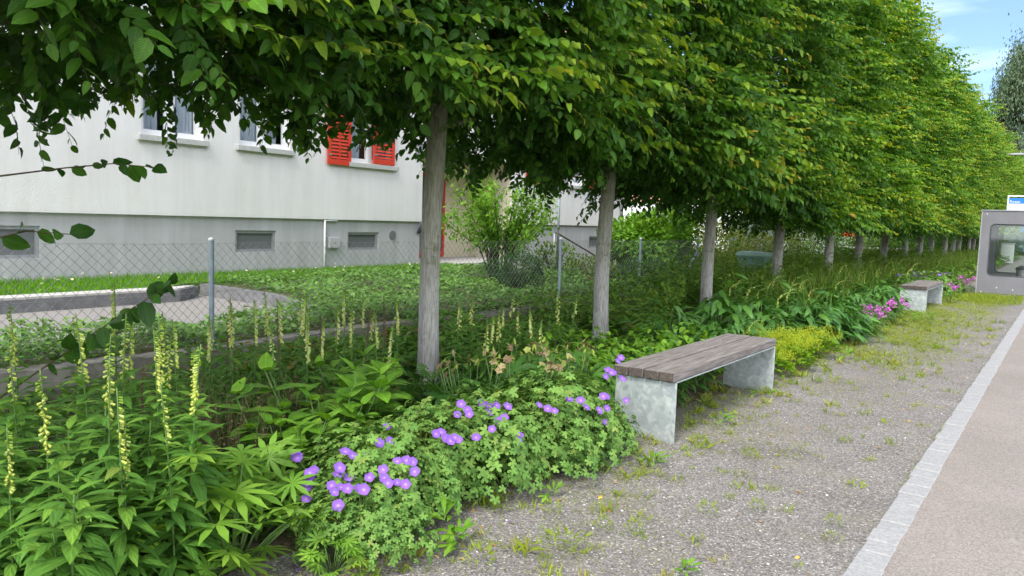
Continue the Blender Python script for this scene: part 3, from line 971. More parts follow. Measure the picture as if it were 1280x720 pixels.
def shutter(y0, y1, lo, hi, x, flat=True):
    f = MB()
    t = .075
    X0, X1 = x-HX, x-HX+.04
    for a, e, p, q in ((y0, y1, lo, lo+.11), (y0, y1, hi-.1, hi), (y0, y0+t, lo+.11, hi-.1), (y1-t, y1, lo+.11, hi-.1)):
        f.box(X0, X1, a-8, e-8, p-.3, q-.3)
    z = lo+.13
    while z < hi-.14:
        f.add([(X0+.002, y0+t-8, z+.035-.3), (X0+.008, y0+t-8, z+.04-.3), (X1-.002, y0+t-8, z-.3+.0), (X1-.010, y0+t-8, z-.3-.006),
               (X0+.002, y1-t-8, z+.035-.3), (X0+.008, y1-t-8, z+.04-.3), (X1-.002, y1-t-8, z-.3), (X1-.010, y1-t-8, z-.3-.006)],
              [(0, 1, 2, 3), (4, 7, 6, 5), (0, 4, 5, 1), (1, 5, 6, 2), (2, 6, 7, 3), (3, 7, 4, 0)])
        z += .072
    if flat:
        f.box(X0+.012, X1-.004, (y0+y1)/2-.018-8, (y0+y1)/2+.018-8, lo+.11-.3, hi-.1-.3)
    s = f.build('shutter', M['red'], house)
    for zz in (lo+.18, hi-.2):
        MB().box(X1+.001, X1+.008, y0+.01-8, y0+.09-8, zz-.3, zz+.03-.3).build('hinge', M['greymetal'], s)
    return s
shutter(10.62, 11.24, 2.53, 4.08, HX+.03)
shutter(11.90, 12.54, 2.63, 4.09, HX+.02, False)
shutter(17.72, 18.36, 2.55, 4.0, HX+.03)
shutter(21.04, 21.66, 2.55, 4.0, HX+.03)
for y0 in (11.2, 12.66):
    MB().tube([(0, y0-8, 2.25), (.06, y0-8, 2.25), (.07, y0-8, 2.31)], .008, 6).build('shutter_catch', M['greymetal'], house)
for a, e, lo, hi in LO+LOW:
    w, cs = window(a, e, lo, hi, house, False, HX-.10)
    w.name = 'basement_window'
    w.data.materials[0] = M['greymetal']
    MB().box(-.135, -.131, a+.05-8, e-.05-8, lo+.05-.3, hi-.05-.3).build('pane', M['greypane'], w)
b = MB()
b.tube([(-.062, 12.62-8, .77), (-.04, 12.62-8, .77)], .10, 22)
b.build('vent', M['greypane'], house)
b = MB().tube([(-.02, 10.62-8, -.1), (-.02, 10.62-8, 1.07), (-.02, 10.95-8, 1.07)], .022, 10)
b.build('conduit', M['white'], house, smooth=True)
MB().cbox(-.06, .02, 10.72-8, 11.0-8, .50, .72, .01).build('meter_box', M['plinth'], house)
MB().cbox(0, .10, 13.28-8, 13.42-8, 2.6, 2.95, .015).build('wall_lamp', M['greymetal'], house)
b = MB().tube([(.05, 13.47-8, 1.09), (.05, 13.47-8, .98), (-.02, 13.44-8, .82)], .045, 12)
b.build('spout', M['shelterin'], house, smooth=True)
b = MB().tube([(.06, 23.42-8, -.2), (.06, 23.42-8, 6.2)], .05, 12)
b.build('downpipe', M['greymetal'], house, smooth=True)
b = MB().extr([(-9.4, 6.2), (.6, 6.2), (.6, 6.32), (-4.4, 9.2), (-9.4, 6.32)], 'y', -8.4, 15.9)
b.build('roof', M['roof'], house)
b = MB()
for i in range(3):
    b.box(.3+.3*i, .3+.3*(i+1)+.02, 14.2-8, 16.6-8, -.3, .12-.15*i-.004*i)
steps = b.build('porch_steps', M['palestone'], house)
rail = empty('handrail', (-10.6, 15.8, .15))
tag(rail, 'thin steel stair handrail with sloping bar beside the porch steps', 'handrail')
MB().tube([(0, .6, 0), (0, .6, 1.05)], .02, 8).build('post', M['greymetal'], rail, smooth=True)
MB().tube([(0, .6, 1.05), (0, .75, 1.05), (.75, 1.9, .35)], .022, 8).build('bar', M['twig'], rail, smooth=True)
MB().tube([(.75, 1.9, 0), (.75, 1.9, .36)], .02, 8).build('post', M['greymetal'], rail, smooth=True)
# carpet-beating frame
cf = empty('carpet_frame', (-8.38, 13.1, .3))
tag(cf, 'tall thin galvanised carpet-beating frame with one high crossbar', 'frame')
MB().tube([(0, 0, 0), (0, 0, 2.16)], .024, 10).build('post', M['post'], cf, smooth=True)
MB().tube([(0, 2.2, 0), (0, 2.2, 2.16)], .024, 10).build('post', M['post'], cf, smooth=True)
MB().tube([(0, -.05, 2.13), (0, 2.25, 2.13)], .022, 10).build('crossbar', M['twig'], cf, smooth=True)
# ================================================================== HORNBEAM ROW
TX, SPC, TY0 = -4.45, 3.28, 4.9
TREES = []
near = {}
def make_tree(loc, crown, trunk, low_name='crown'):
    t = empty('hornbeam_tree', loc)
    return t
NEARLOD = [(-1, 101), (0, 102), (1, 103), (2, 104)]
for k, sd in NEARLOD:
    r = np.random.default_rng(sd)
    x = {-1: -4.5, 0: -4.41, 1: -4.55, 2: -4.5}[k]
    yv = {-1: 1.45, 0: 4.9, 1: 8.15, 2: 11.35}[k]
    t = empty('hornbeam_tree', (x, yv, .02))
    lo, hi = (-1.75, 1.7) if k < 1 else (-1.68, 1.68)
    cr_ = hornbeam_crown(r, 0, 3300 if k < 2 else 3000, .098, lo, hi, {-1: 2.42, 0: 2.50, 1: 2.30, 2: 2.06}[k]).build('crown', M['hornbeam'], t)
    trunk_mb(r, 2.7, (.088 if k < 1 else .094), .074, (.004*k, .012)).build('trunk', M['bark'], t, smooth=True)
    TREES.append((k, t))
# low shoots from the foot of the tree at the frame's edge
r = np.random.default_rng(5)
t0 = TREES[0][1]
for pts, n, ll in (([(0.05, .1, 1.60), (.35, .38, 1.67), (.58, .52, 1.70), (.70, .66, 1.69)], 12, .10),
                   ([(.05, .1, 1.28), (.3, .22, 1.35), (.45, .36, 1.34)], 5, .14),
                   ([(.1, .1, .45), (.40, .36, .74), (.66, .52, .95), (.82, .68, 1.10)], 24, .13)):
    f = Fol()
    P = [np.array(p) for p in pts]
    f.put(strip(P, [.006, .004, .003, .002][:len(P)], 1.0, 4), I3, np.zeros((1, 3)))
    for i in range(n):
        s = (.25+.75*i/(n-1))*(len(P)-1)
        j = min(int(s), len(P)-2); q = P[j]+(P[j+1]-P[j])*(s-j)
        tan = nrm(P[j+1]-P[j])
        sd = nrm(np.cross(tan, Z))*(1 if i % 2 else -1)
        dd = tan*.5+sd*.6+np.array([0, 0, r.uniform(-1.1, .5)])
        f.put(recol(HL, r.uniform(.05, .4)), frames(dd[None], (Z*.4+np.array([.8, -.5, 0])+r.normal(size=3)*.4)[None]), q[None], ll*r.uniform(.6, 1.15))
    f.build('low_shoot', M['hornbeam'], t0)
# farther trees: three finer crowns shared between the copies
protos = []
for i in range(3):
    r = np.random.default_rng(200+i)
    t = empty('hornbeam_tree', (TX, 0, .02))
    hornbeam_crown(r, 1, 3300, .105, -1.78, 1.78, 1.84).build('crown', M['hornfar'], t)
    trunk_mb(r, 2.7, .098, .078, (.002, .01)).build('trunk', M['bark'], t, smooth=True)
    protos.append(t)
used = set()
for k in range(3, 21):
    p = protos[k % 3]
    if k % 3 in used:
        t = copy_tree(p)
    else:
        t = p; used.add(k % 3)
    t.location = (TX+random.uniform(-.08, .08), TY0+SPC*k+random.uniform(-.12, .12), .02)
    t.scale = (1, 1, random.uniform(.97, 1.04))
    TREES.append((k, t))
ORD = ['first', 'second', 'third', 'fourth', 'fifth', 'sixth', 'seventh', 'eighth', 'ninth', 'tenth', 'eleventh', 'twelfth', 'thirteenth', 'fourteenth', 'fifteenth', 'sixteenth', 'seventeenth', 'eighteenth', 'nineteenth', 'twentieth']
def ordn(i):
    if i < 20: return ORD[i]
    tens = {2: 'twenty', 3: 'thirty', 4: 'forty', 5: 'fifty', 6: 'sixty', 7: 'seventy', 8: 'eighty', 9: 'ninety'}
    n = i+1
    if n % 10 == 0:
        return {2: 'twentieth', 3: 'thirtieth', 4: 'fortieth', 5: 'fiftieth', 6: 'sixtieth'}[n//10]
    return tens[n//10]+'-'+ORD[n % 10-1]
for k, t in TREES:
    if k == -1: lb = 'overhanging hornbeam crown filling the upper left corner, its trunk out of view'
    elif k == 0: lb = 'clipped hornbeam with the thickest pale trunk, left of the near bench'
    elif k == 1: lb = 'clipped hornbeam whose pale trunk rises just behind the left end of the near bench'
    elif k == 2: lb = 'clipped hornbeam whose trunk stands behind the middle of the near bench'
    else: lb = 'clipped hornbeam, %s trunk along the row counted from the widest trunk' % ordn(k)
    tag(t, lb, 'tree', 'clipped hornbeams in the row')
# ================================================================== BENCHES
def make_bench(loc):
    t = empty('park_bench', loc)          # origin: middle of the near end, on the ground; runs along +Y, 2.25 m
    b = MB()
    for i in range(4):
        x0 = -.235+.119*i
        b.cbox(x0, x0+.108, .003*(i % 3), 2.25-.004*(i % 2), .428+.002*(i % 2), .492+.003*(i % 2), .007)
    st = b.build('seat', M['wood'], t)
    st.data.materials.append(M['endgrain'])
    for p in st.data.polygons:
        if abs(p.normal.y) > .8:
            p.material_index = 1
    for y in (.045, 2.205):
        MB().cbox(-.232, .236, y-.007, y+.007, -.05, .419, .003).build('leg', M['galv'], t)
    MB().box(-.228, .232, .055, 2.195, .419, .4265).build('seat_plate', M['galv'], t)
    return t
bench = make_bench((-2.345, 4.83, 0))
tag(bench, 'backless bench of weathered planks on steel legs beside the purple cranesbills', 'bench', 'benches along the path')
bench2 = copy_tree(bench)
bench2.location = (-2.36, 16.25, 0)
bench2['label'] = 'farther backless plank bench with pink phlox in front of it'

# ================================================================== BED PLANTS
FL = leaf(.35, ((.15, .55), (.36, .97), (.6, .92), (.82, .52)), .14, .55)
FLs = leaf(.26, ((.25, .8), (.6, .95)), .12, .35)
OV = leaf(.62, ((.18, .78), (.42, 1.0), (.74, .66)), .16, .30)
def bellt():
    prof = [(0, .10), (.25, .24), (.75, .27), (1.0, .33)]
    n = 6; V = []; T = []
    for yy, rr in prof:
        for k in range(n):
            a = 2*math.pi*k/n
            V.append((rr*math.cos(a), yy, rr*math.sin(a)))
    for i in range(3):
        for k in range(n):
            a = i*n+k; c = i*n+(k+1) % n
            T += [(a, c, c+n), (a, c+n, a+n)]
    V = np.array(V)
    return V, np.array(T), np.column_stack([np.zeros(len(V)), np.full(len(V), .5), V[:, 1]])
BELL = bellt()
def star(n, r_in, seed=0, dome=.0):
    """palmate lobed blade lying in XY, stalk at origin"""
    V = [(0, 0, 0)]; T = []
    m = n*2
    rr = np.random.default_rng(seed)
    for i in range(m):
        a = R(-60)+R(300)*i/(m-1)+R(0)
        a = R(90)-R(150)+R(300)*i/(m-1)
        q = (1.0 if i % 2 else r_in)*rr.uniform(.92, 1.06)
        V.append((q*math.cos(a), q*math.sin(a), dome*q*q+(.08 if i % 2 == 0 else -.03)))
    for i in range(1, m):
        T.append((0, i, i+1))
    V = np.array(V)
    return V, np.array(T), np.column_stack([np.full(len(V), .0), np.full(len(V), .5), np.linalg.norm(V, axis=1)])
def lobed(seed):
    """five rounded, toothed lobes"""
    rr = np.random.default_rng(seed)
    V = [(0, 0, 0)]; T = []
    lob = []
    for i in range(5):
        a0 = R(90)-R(124)+R(62)*i
        L = (1.0, .95, 1.0, .95, 1.0)[i]*rr.uniform(.92, 1.05)
        for da, q in ((-30, .42), (-19, .80), (-8, .92), (0, 1.0), (8, .92), (19, .80)):
            lob.append((a0+R(da), q*L))
    lob.append((R(90)+R(154), .4))
    for a, q in lob:
        V.append((q*math.cos(a), q*math.sin(a), -.16*q*q+(.05 if q < .5 else -.02)))
    for i in range(1, len(lob)):
        T.append((0, i, i+1))
    V = np.array(V)
    return V, np.array(T), np.column_stack([np.full(len(V), .0), np.full(len(V), .5), np.linalg.norm(V, axis=1)])
STARS = [lobed(i) for i in range(4)]
def palm(n, w, droop):
    f = Fol()
    L = leaf(w, ((.35, .8), (.68, 1.0)), .2, droop)
    for i in range(n):
        a = R(-140)+R(280)*i/(n-1)
        d = np.array([math.sin(a), math.cos(a), .12])
        f.put(L, frames(d[None], Z[None]), np.zeros((1, 3)), 1-.25*abs(i-(n-1)/2)/((n-1)/2))
    return f.arrays()
PALM = palm(9, .21, .30)
PALM7 = palm(7, .34, .35)

def foxglove(r, h, spike, ll, bend=0.0, dry=False, leafy=True, name='foxglove', lean=.06, mat='fox', bell=.019, pale=0.0):
    t = empty(name)
    a = r.uniform(0, 6.28)
    lx, ly = lean*math.cos(a)*r.random(), lean*math.sin(a)*r.random()
    hs = h-spike
    pts = [np.array([lx*(z/h)**2, ly*(z/h)**2, z]) for z in np.linspace(0, h, 14)]
    if bend:
        # the tip nods over
        out = []
        for p in pts:
            u = max(0, (p[2]-(h-spike*.75))/(spike*.75))
            out.append(np.array([p[0]+bend*u*u*spike*.9+.06*bend*p[2], p[1], p[2]-.36*spike*u**3]))
        pts = out
    def at(z):
        s = np.clip(z/h*13, 0, 12.999); i = int(s)
        return pts[i]+(pts[i+1]-pts[i])*(s-i), nrm(pts[i+1]-pts[i])
    MB().tube(pts, list(np.linspace(.006, .0022, 14)), 6).build('stem', M['stem'] if not dry else M['twig'], t, smooth=True)
    if leafy:
        f = Fol()
        n = int(42*(hs/.5))
        for i in range(n):
            z = .04+(hs-.02)*(i+r.random())/n
            p, tan = at(z)
            th = i*2.4+r.uniform(-.4, .4)
            u = z/max(hs, .1)
            el = R(r.uniform(-15, 38)) if u < .75 else R(r.uniform(10, 50))
            d = np.array([math.cos(th)*math.cos(el), math.sin(th)*math.cos(el), math.sin(el)])
            sz = ll*(1-.5*u**1.5)*r.uniform(.8, 1.15)
            f.put(recol(FL, float(np.clip(.28+.35*u+r.normal(0, .12), 0, .95))), frames(d[None], (Z+r.normal(size=3)*.12)[None]), (p+d*.004)[None], sz)
        f.build('foliage', M[mat], t)
    if spike > 0:
        f = Fol()
        n = int(spike*105)
        face = r.uniform(0, 6.28)
        for i in range(n):
            u = i/n
            p, tan = at(hs+spike*(.02+.96*u))
            th = face+r.normal(0, .9)
            d = np.array([math.cos(th), math.sin(th), -.75+.5*u])
            if dry:
                c, sz = 1.0, .013
            elif u < .62:
                c, sz = r.uniform(0, .3)+pale, bell*(1-.25*u)*r.uniform(.8, 1.15)
            else:
                c, sz = .55+.4*(u-.62)/.38, .017*(1.2-.9*(u-.5))
            f.put(recol(BELL, c), frames(d[None], tan[None]), (p+nrm(d)*.003)[None], sz)
            if not dry and i % 2 == 0:
                th2 = th+r.normal(0, .6)
                d2 = np.array([math.cos(th2), math.sin(th2), .3])
                f.put(recol(FLs, .88), frames(d2[None], Z[None]), p[None], .022*(1.1-.5*u))
        f.build('flower_spike', M['bell'], t)
    return t
def place_variants(protos, spots, group, cat, label, first_used=None, rz=None, sc=(.92, 1.08)):
    """spots: (x, y[, scale]); every one a copy of a prototype"""
    out = []
    used = set() if first_used is None else first_used
    for i, s in enumerate(spots):
        k = i % len(protos)
        t = protos[k] if k not in used else copy_tree(protos[k])
        used.add(k)
        q = random.uniform(*sc)*(s[2] if len(s) > 2 else 1)
        t.location = (s[0], s[1], .03)
        t.rotation_euler = (0, 0, random.uniform(0, 6.28) if rz is None else rz+random.uniform(-.5, .5))
        t.scale = (q, q, q)
        tag(t, label, cat, group)
        out.append(t)
    out.sort(key=lambda o: px_of(o.location))
    if label and '%s' in label:
        for i, t in enumerate(out):
            t['label'] = label % ordn(i)
    return out

# --- tall yellow foxgloves, near clump at the lower left
r = np.random.default_rng(31)
A = [foxglove(r, .96+.04*r.normal(), .27, .185) for _ in range(6)]
SA = [(-4.06, 1.57), (-4.03, 1.84), (-4.22, 2.12, 1.03), (-3.06, 1.47), (-2.99, 1.68), (-2.70, 1.63, .97), (-2.66, 1.12, .95), (-2.55, 1.30, .93), (-2.72, 1.02, .78), (-2.55, 1.30, .80), (-2.58, 1.50, .84), (-3.5, 1.35), (-3.4, 1.72), (-3.75, 1.95), (-3.25, 1.98, .92), (-3.9, 2.25), (-3.6, 2.12, .97), (-3.3, 1.55), (-2.9, 1.42, .97), (-2.85, 1.75, .95), (-3.15, 1.78, 1.0), (-3.45, 1.95, 1.0)]
place_variants(A, SA, 'yellow foxgloves in the lower left clump', 'foxglove', '%s yellow foxglove from the left in the lower left clump', rz=None)
r = np.random.default_rng(32)
A2 = [foxglove(r, .62, 0, .20, name='leafy_shoot') for _ in range(4)]
SA2 = [(-2.5+random.uniform(-.35, .25)-.0*i, .95+.062*i+random.uniform(-.06, .06)) for i in range(16)]
SA2 += [(-3.1+random.uniform(-.5, .2), 1.1+.08*i) for i in range(9)]
SA2 = [p for p in SA2 if px_of((p[0], p[1], .2)) < -.475]
place_variants(A2, SA2, 'flowerless leafy shoots in the lower left clump', 'leafy shoot', '%s flowerless leafy shoot from the left in the lower left clump', sc=(.75, 1.1))
# --- band of foxgloves in front of the wall
r = np.random.default_rng(33)
B = [foxglove(r, .80+.03*r.normal(), r.uniform(.26, .34), .13, mat='fox', bell=.025, pale=.25) for _ in range(6)]
k = 1.077
SB = [(-4.27, 2.74), (-4.03, 2.72), (-4.27, 3.05), (-3.87, 2.91), (-4.16, 3.18), (-4.25, 3.42), (-3.85, 3.23), (-3.94, 3.45), (-4.04, 3.68), (-4.15, 3.95), (-3.4, 3.4, .93), (-4.4, 3.25, 1.05), (-4.5, 3.6, 1.02), (-4.2, 3.75), (-4.4, 2.95), (-4.1, 2.6), (-4.3, 3.9), (-4.0, 4.1), (-3.75, 3.05), (-3.7, 3.6, .95), (-4.05, 3.3), (-4.45, 4.15)]
place_variants(B, [(x*k, y*k, *q) for x, y, *q in SB], 'yellow foxgloves before the low wall', 'foxglove', '%s yellow foxglove from the left before the low wall')
BD = [foxglove(r, .8, .36, .09, dry=True, name='spent_foxglove') for _ in range(3)]
place_variants(BD, [(-4.6, 3.05), (-4.35, 3.3), (-4.45, 3.75), (-4.2, 3.95), (-4.3, 4.25, 1.05), (-3.45, 1.85, .95)], 'brown spent flower spikes', 'spent foxglove', '%s brown spent flower spike from the left')
# --- foxgloves between the first two trunks
C_ = [foxglove(r, .76, r.uniform(.2, .27), .14, bell=.024, pale=.2) for _ in range(4)]
k = 1.154
SC_ = [(-3.49, 4.14), (-3.5, 4.36), (-3.14, 4.08), (-3.09, 4.14), (-3.36, 4.96), (-2.75, 4.15, .95), (-3.34, 5.47), (-3.02, 3.9, .95), (-3.5, 4.7, .9), (-3.25, 4.6, .9), (-3.6, 4.95), (-3.75, 4.5), (-3.2, 5.1), (-3.55, 5.6), (-3.05, 4.5, .95)]
place_variants(C_, [(x*k, y*k, *q) for x, y, *q in SC_], 'yellow foxgloves between the two nearest trunks', 'foxglove', '%s yellow foxglove from the left between the two nearest pale trunks')
C2 = [foxglove(r, .5, 0, .17, name='leafy_shoot') for _ in range(3)]
SC2 = [(-4.0+random.uniform(-.55, .5), 4.5+.16*i) for i in range(20)]
SC2 = [p for p in SC2 if min(abs(px_of((*p, .2))-px_of(q)) for q in ((-4.41, 4.9, .2), (-4.55, 8.15, .2))) > .045]
place_variants(C2, SC2, 'leafy shoots between the two nearest trunks', 'leafy shoot', '%s flowerless leafy shoot from the left between the two nearest trunks')
# --- nodding foxgloves behind the far end of the near bench, and far ones
D_ = [foxglove(r, .82, r.uniform(.24, .30), .16, bend=r.uniform(.7, 1.1), lean=.0) for _ in range(5)]
k = 1.077
SD = [(-3.59, 10.01), (-3.14, 9.53), (-3.17, 9.95), (-2.58, 8.46), (-2.88, 9.95), (-2.62, 9.0), (-2.62, 9.91), (-3.01, 8.71), (-3.4, 9.2), (-3.3, 10.6)]
SD = [(x*k, y*k) for x, y in SD]+[(-2.55, 7.55, .80), (-3.2, 11.6), (-3.5, 12.2), (-3.0, 12.8)]
place_variants(D_, SD, 'nodding foxgloves behind the near bench', 'foxglove', '%s nodding yellow foxglove from the left beyond the near bench', rz=.35)
SE = [(-3.1-random.random()*1.2, 13.2+.62*i+random.uniform(-.2, .2), random.uniform(.85, 1.15)) for i in range(24)]+[(-2.62, 16.9, 1.05), (-2.75, 18.3, 1.1)]
E_ = [copy_tree(t) for t in D_]
place_variants(E_, SE, 'far foxgloves under the tree row', 'foxglove', '%s slim yellow foxglove from the left under the far trees', rz=.3)

# --- purple cranesbill mounds
def cranesbill(r, rad=.40, h=.40, n=1250, ll=.031):
    t = empty('cranesbill')
    f = Fol()
    th = r.uniform(0, 6.28, n); u = np.sqrt(r.random(n)); w = r.random(n)**.35
    prof = np.sqrt(np.clip(1-u**2.2, 0, 1))
    lump = 1+.16*np.sin(3*th+r.uniform(0, 6))+.12*np.sin(7*th+4*u)
    P = np.column_stack([u*rad*np.cos(th)*lump, u*rad*np.sin(th)*lump, .02+(h*prof*lump*w)+.02*r.random(n)])
    nr = nrm(np.column_stack([np.cos(th)*u*1.1, np.sin(th)*u*1.1, .35+prof])+r.normal(size=(n, 3))*.33)
    d = nrm(np.cross(nr, rdirs(n, r))); d += np.column_stack([np.cos(th)*.3, np.sin(th)*.3, -.15*np.ones(n)])
    F = frames(d, nr)
    pick = r.integers(0, 4, n)
    for i in range(4):
        s = pick == i
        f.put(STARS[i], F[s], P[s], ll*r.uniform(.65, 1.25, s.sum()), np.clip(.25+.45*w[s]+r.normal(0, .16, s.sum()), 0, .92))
    for i in range(26):
        a = r.uniform(0, 6.28); q = rad*r.uniform(.1, .85)
        f.put(strip([np.array([.2*q*math.cos(a), .2*q*math.sin(a), .05]), np.array([q*math.cos(a), q*math.sin(a), h*math.sqrt(1-(q/rad)**2*.9)])], [.003, .002], .95), I3, np.zeros((1, 3)))
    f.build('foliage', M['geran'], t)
    return t
def flower_mesh():
    V = [(0, 0, 0)]; A = [(1, .5, 0)]; T = []
    n = 20
    for ring, (rr, zz, cc) in enumerate(((.35, .10, .62), (.75, .19, .3), (1.0, .20, .05))):
        for k in range(n):
            a = 2*math.pi*k/n
            q = rr*(1+(.08*ring/2)*(math.cos(5*a)))*(1-.02*(k % 2))
            V.append((q*math.cos(a), q*math.sin(a), zz+.02*math.cos(10*a)*ring)); A.append((cc, .5, rr))
    for k in range(n):
        T.append((0, 1+k, 1+(k+1) % n))
    for ring in range(2):
        for k in range(n):
            a = 1+ring*n+k; c = 1+ring*n+(k+1) % n
            T += [(a, a+n, c+n), (a, c+n, c)]
    return np.array(V, float), np.array(T), np.array(A, float)
FM = flower_mesh()
fproto = tri_mesh('flower', FM[0]*.0205, FM[1], FM[2], M['petal'])
fm = fproto.data
bpy.data.objects.remove(fproto)
r = np.random.default_rng(41)
GP = [cranesbill(r, .42, .38) for _ in range(4)]
SG = [(-2.44, 2.32, .72), (-2.66, 2.55, .95), (-2.70, 2.86), (-2.68, 3.30, 1.05), (-2.58, 3.72, 1.05), (-2.58, 4.16, 1.08), (-2.85, 4.55, .95), (-3.0, 2.75, .82), (-3.02, 3.30, .85), (-2.95, 3.80, .85), (-2.42, 3.95, .66), (-2.42, 4.38, .66)]
GC = place_variants(GP, SG, 'purple cranesbills along the gravel edge', 'cranesbill', '%s purple flowering cranesbill mound from the left along the gravel edge', sc=(.97, 1.03))
FP = [(-2.91, 2.23, .36), (-2.88, 2.26, .36), (-2.79, 2.1, .34), (-2.71, 2.16, .34), (-2.73, 2.06, .3), (-2.73, 2.11, .3), (-2.67, 2.06, .26), (-2.53, 2.23, .36), (-2.51, 2.18, .33), (-2.46, 2.15, .32), (-2.46, 2.19, .33), (-2.43, 2.2, .33), (-2.41, 2.13, .28), (-2.6, 2.38, .38), (-2.57, 2.59, .4), (-2.43, 2.41, .36), (-2.44, 2.51, .36), (-2.43, 2.56, .36), (-2.41, 2.58, .36), (-2.36, 2.37, .32), (-2.34, 2.41, .32), (-2.3, 2.42, .32), (-2.5, 2.84, .42), (-2.5, 2.88, .42), (-2.37, 2.8, .42), (-2.35, 2.84, .42), (-2.57, 3.09, .46), (-2.55, 3.31, .46), (-2.48, 3.25, .46), (-2.49, 3.33, .48), (-2.43, 3.35, .48), (-2.37, 3.19, .44), (-2.39, 3.27, .44), (-2.3, 3.0, .4), (-2.22, 3.03, .4), (-2.33, 3.6, .44), (-2.27, 3.58, .44), (-2.31, 3.8, .46), (-2.23, 4.1, .44), (-2.16, 3.92, .4), (-2.11, 4.1, .38), (-2.06, 4.13, .38), (-2.3, 4.3, .55), (-2.36, 4.35, .55), (-2.23, 4.3, .52), (-2.13, 4.05, .3), (-2.23, 3.25, .34), (-2.39, 4.53, .58)]
FP += [(x+random.uniform(-.16, .12), y+random.uniform(-.16, .16), z+.01) for x, y, z in FP if random.random() < .75]
stalks = {}
for p in FP:
    g = min(GC, key=lambda o: (o.location.x-p[0])**2+(o.location.y-p[1])**2)
    s = g.scale[0]; a = -g.rotation_euler.z
    far = math.hypot(p[0]-g.location.x, p[1]-g.location.y)/(.42*s)
    if far > .88:
        p = (g.location.x+(p[0]-g.location.x)*.88/far, g.location.y+(p[1]-g.location.y)*.88/far, p[2])
    dx, dy = p[0]-g.location.x, p[1]-g.location.y
    q = Vector(((dx*math.cos(a)-dy*math.sin(a))/s, (dx*math.sin(a)+dy*math.cos(a))/s, (p[2]-.03)/s))
    top = p[2]
    for c in GC:
        rr = math.hypot(p[0]-c.location.x, p[1]-c.location.y)/(.42*c.scale[0])
        if rr < 1:
            top = max(top, .05+.41*c.scale[2]*math.sqrt(1-rr**2.2))
    q.z = (min(top, p[2]+.14)-.03)/s
    o = link('flower', fm, g, q)
    # turn the bloom up and towards the open side
    n = Vector((.55+random.uniform(-.35, .35), -.35+random.uniform(-.35, .35), .75)).normalized()
    n = Matrix.Rotation(a, 3, 'Z') @ n
    o.rotation_euler = n.to_track_quat('Z', 'Y').to_euler()
    o.scale = [random.uniform(1.05, 1.35)/s]*3
    stalks.setdefault(g.name, (g, []))[1].append(q)
for g, qs in stalks.values():
    b = MB()
    for q in qs:
        b.tube([(q.x*.5, q.y*.5, q.z*.3), (q.x*.85, q.y*.85, q.z*.75), (q.x, q.y, q.z-.002)], [.002, .0016, .0013], 4)
    b.build('flower_stalk', M['stem'], g, smooth=True)
# far blue-purple cranesbills by the second bench
far_c = place_variants([copy_tree(GP[0])], [(-2.9, 19.3, 1.25), (-2.7, 20.4, 1.3), (-2.55, 21.6, 1.1)], 'far purple cranesbills before the shelter', 'cranesbill', '%s far purple cranesbill from the left before the bus shelter')
for g in far_c:
    for ch in list(g.children):
        if ch.name.startswith('flower'):
            bpy.data.objects.remove(ch)
    for i in range(12):
        a = random.uniform(0, 6.28); q = random.uniform(.05, .36)
        o = link('flower', fm, g, (q*math.cos(a), q*math.sin(a), .43-.35*q*q))
        o.rotation_euler = (random.uniform(-.6, .6), random.uniform(-.6, .6), 0); o.scale = (1.4,)*3

# --- generic leafy plant: stalked leaves filling a dome
def dome_plant(name, r, tm, mat, rad, h, n, ll, upright=.5, cbase=.4, droop=0, stems=0, zpow=.5, hollow=.0):
    t = empty(name)
    f = Fol()
    tms = tm if isinstance(tm, list) else [tm]
    th = r.uniform(0, 6.28, n); u = np.sqrt(r.uniform(hollow, 1, n)); w = r.random(n)**zpow
    prof = np.sqrt(np.clip(1-u**2, 0, 1))*.75+.25
    lump = 1+.18*np.sin(2*th+r.uniform(0, 6))+.1*np.sin(5*th+r.uniform(0, 6))
    P = np.column_stack([u*rad*np.cos(th)*lump, u*rad*np.sin(th)*lump, .02+h*prof*lump*w])
    d = np.column_stack([np.cos(th), np.sin(th), np.full(n, upright-droop)*r.uniform(.3, 1.3, n)])+r.normal(size=(n, 3))*.3
    up = np.column_stack([.35*np.cos(th), .35*np.sin(th), np.ones(n)])+r.normal(size=(n, 3))*.25
    F = frames(d, up)
    pk = r.integers(0, len(tms), n)
    for i, q in enumerate(tms):
        s = pk == i
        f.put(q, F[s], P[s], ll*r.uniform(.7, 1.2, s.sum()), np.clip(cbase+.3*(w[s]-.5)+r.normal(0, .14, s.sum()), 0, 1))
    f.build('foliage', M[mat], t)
    if stems:
        b = MB()
        for i in range(stems):
            j = int(r.integers(0, n)); p = P[j]
            b.tube([(p[0]*.2, p[1]*.2, 0), (p[0]*.6, p[1]*.6, p[2]*.6), tuple(p)], [.006, .005, .003], 5)
        b.build('stem', M['stem'], t, smooth=True)
    return t
r = np.random.default_rng(51)
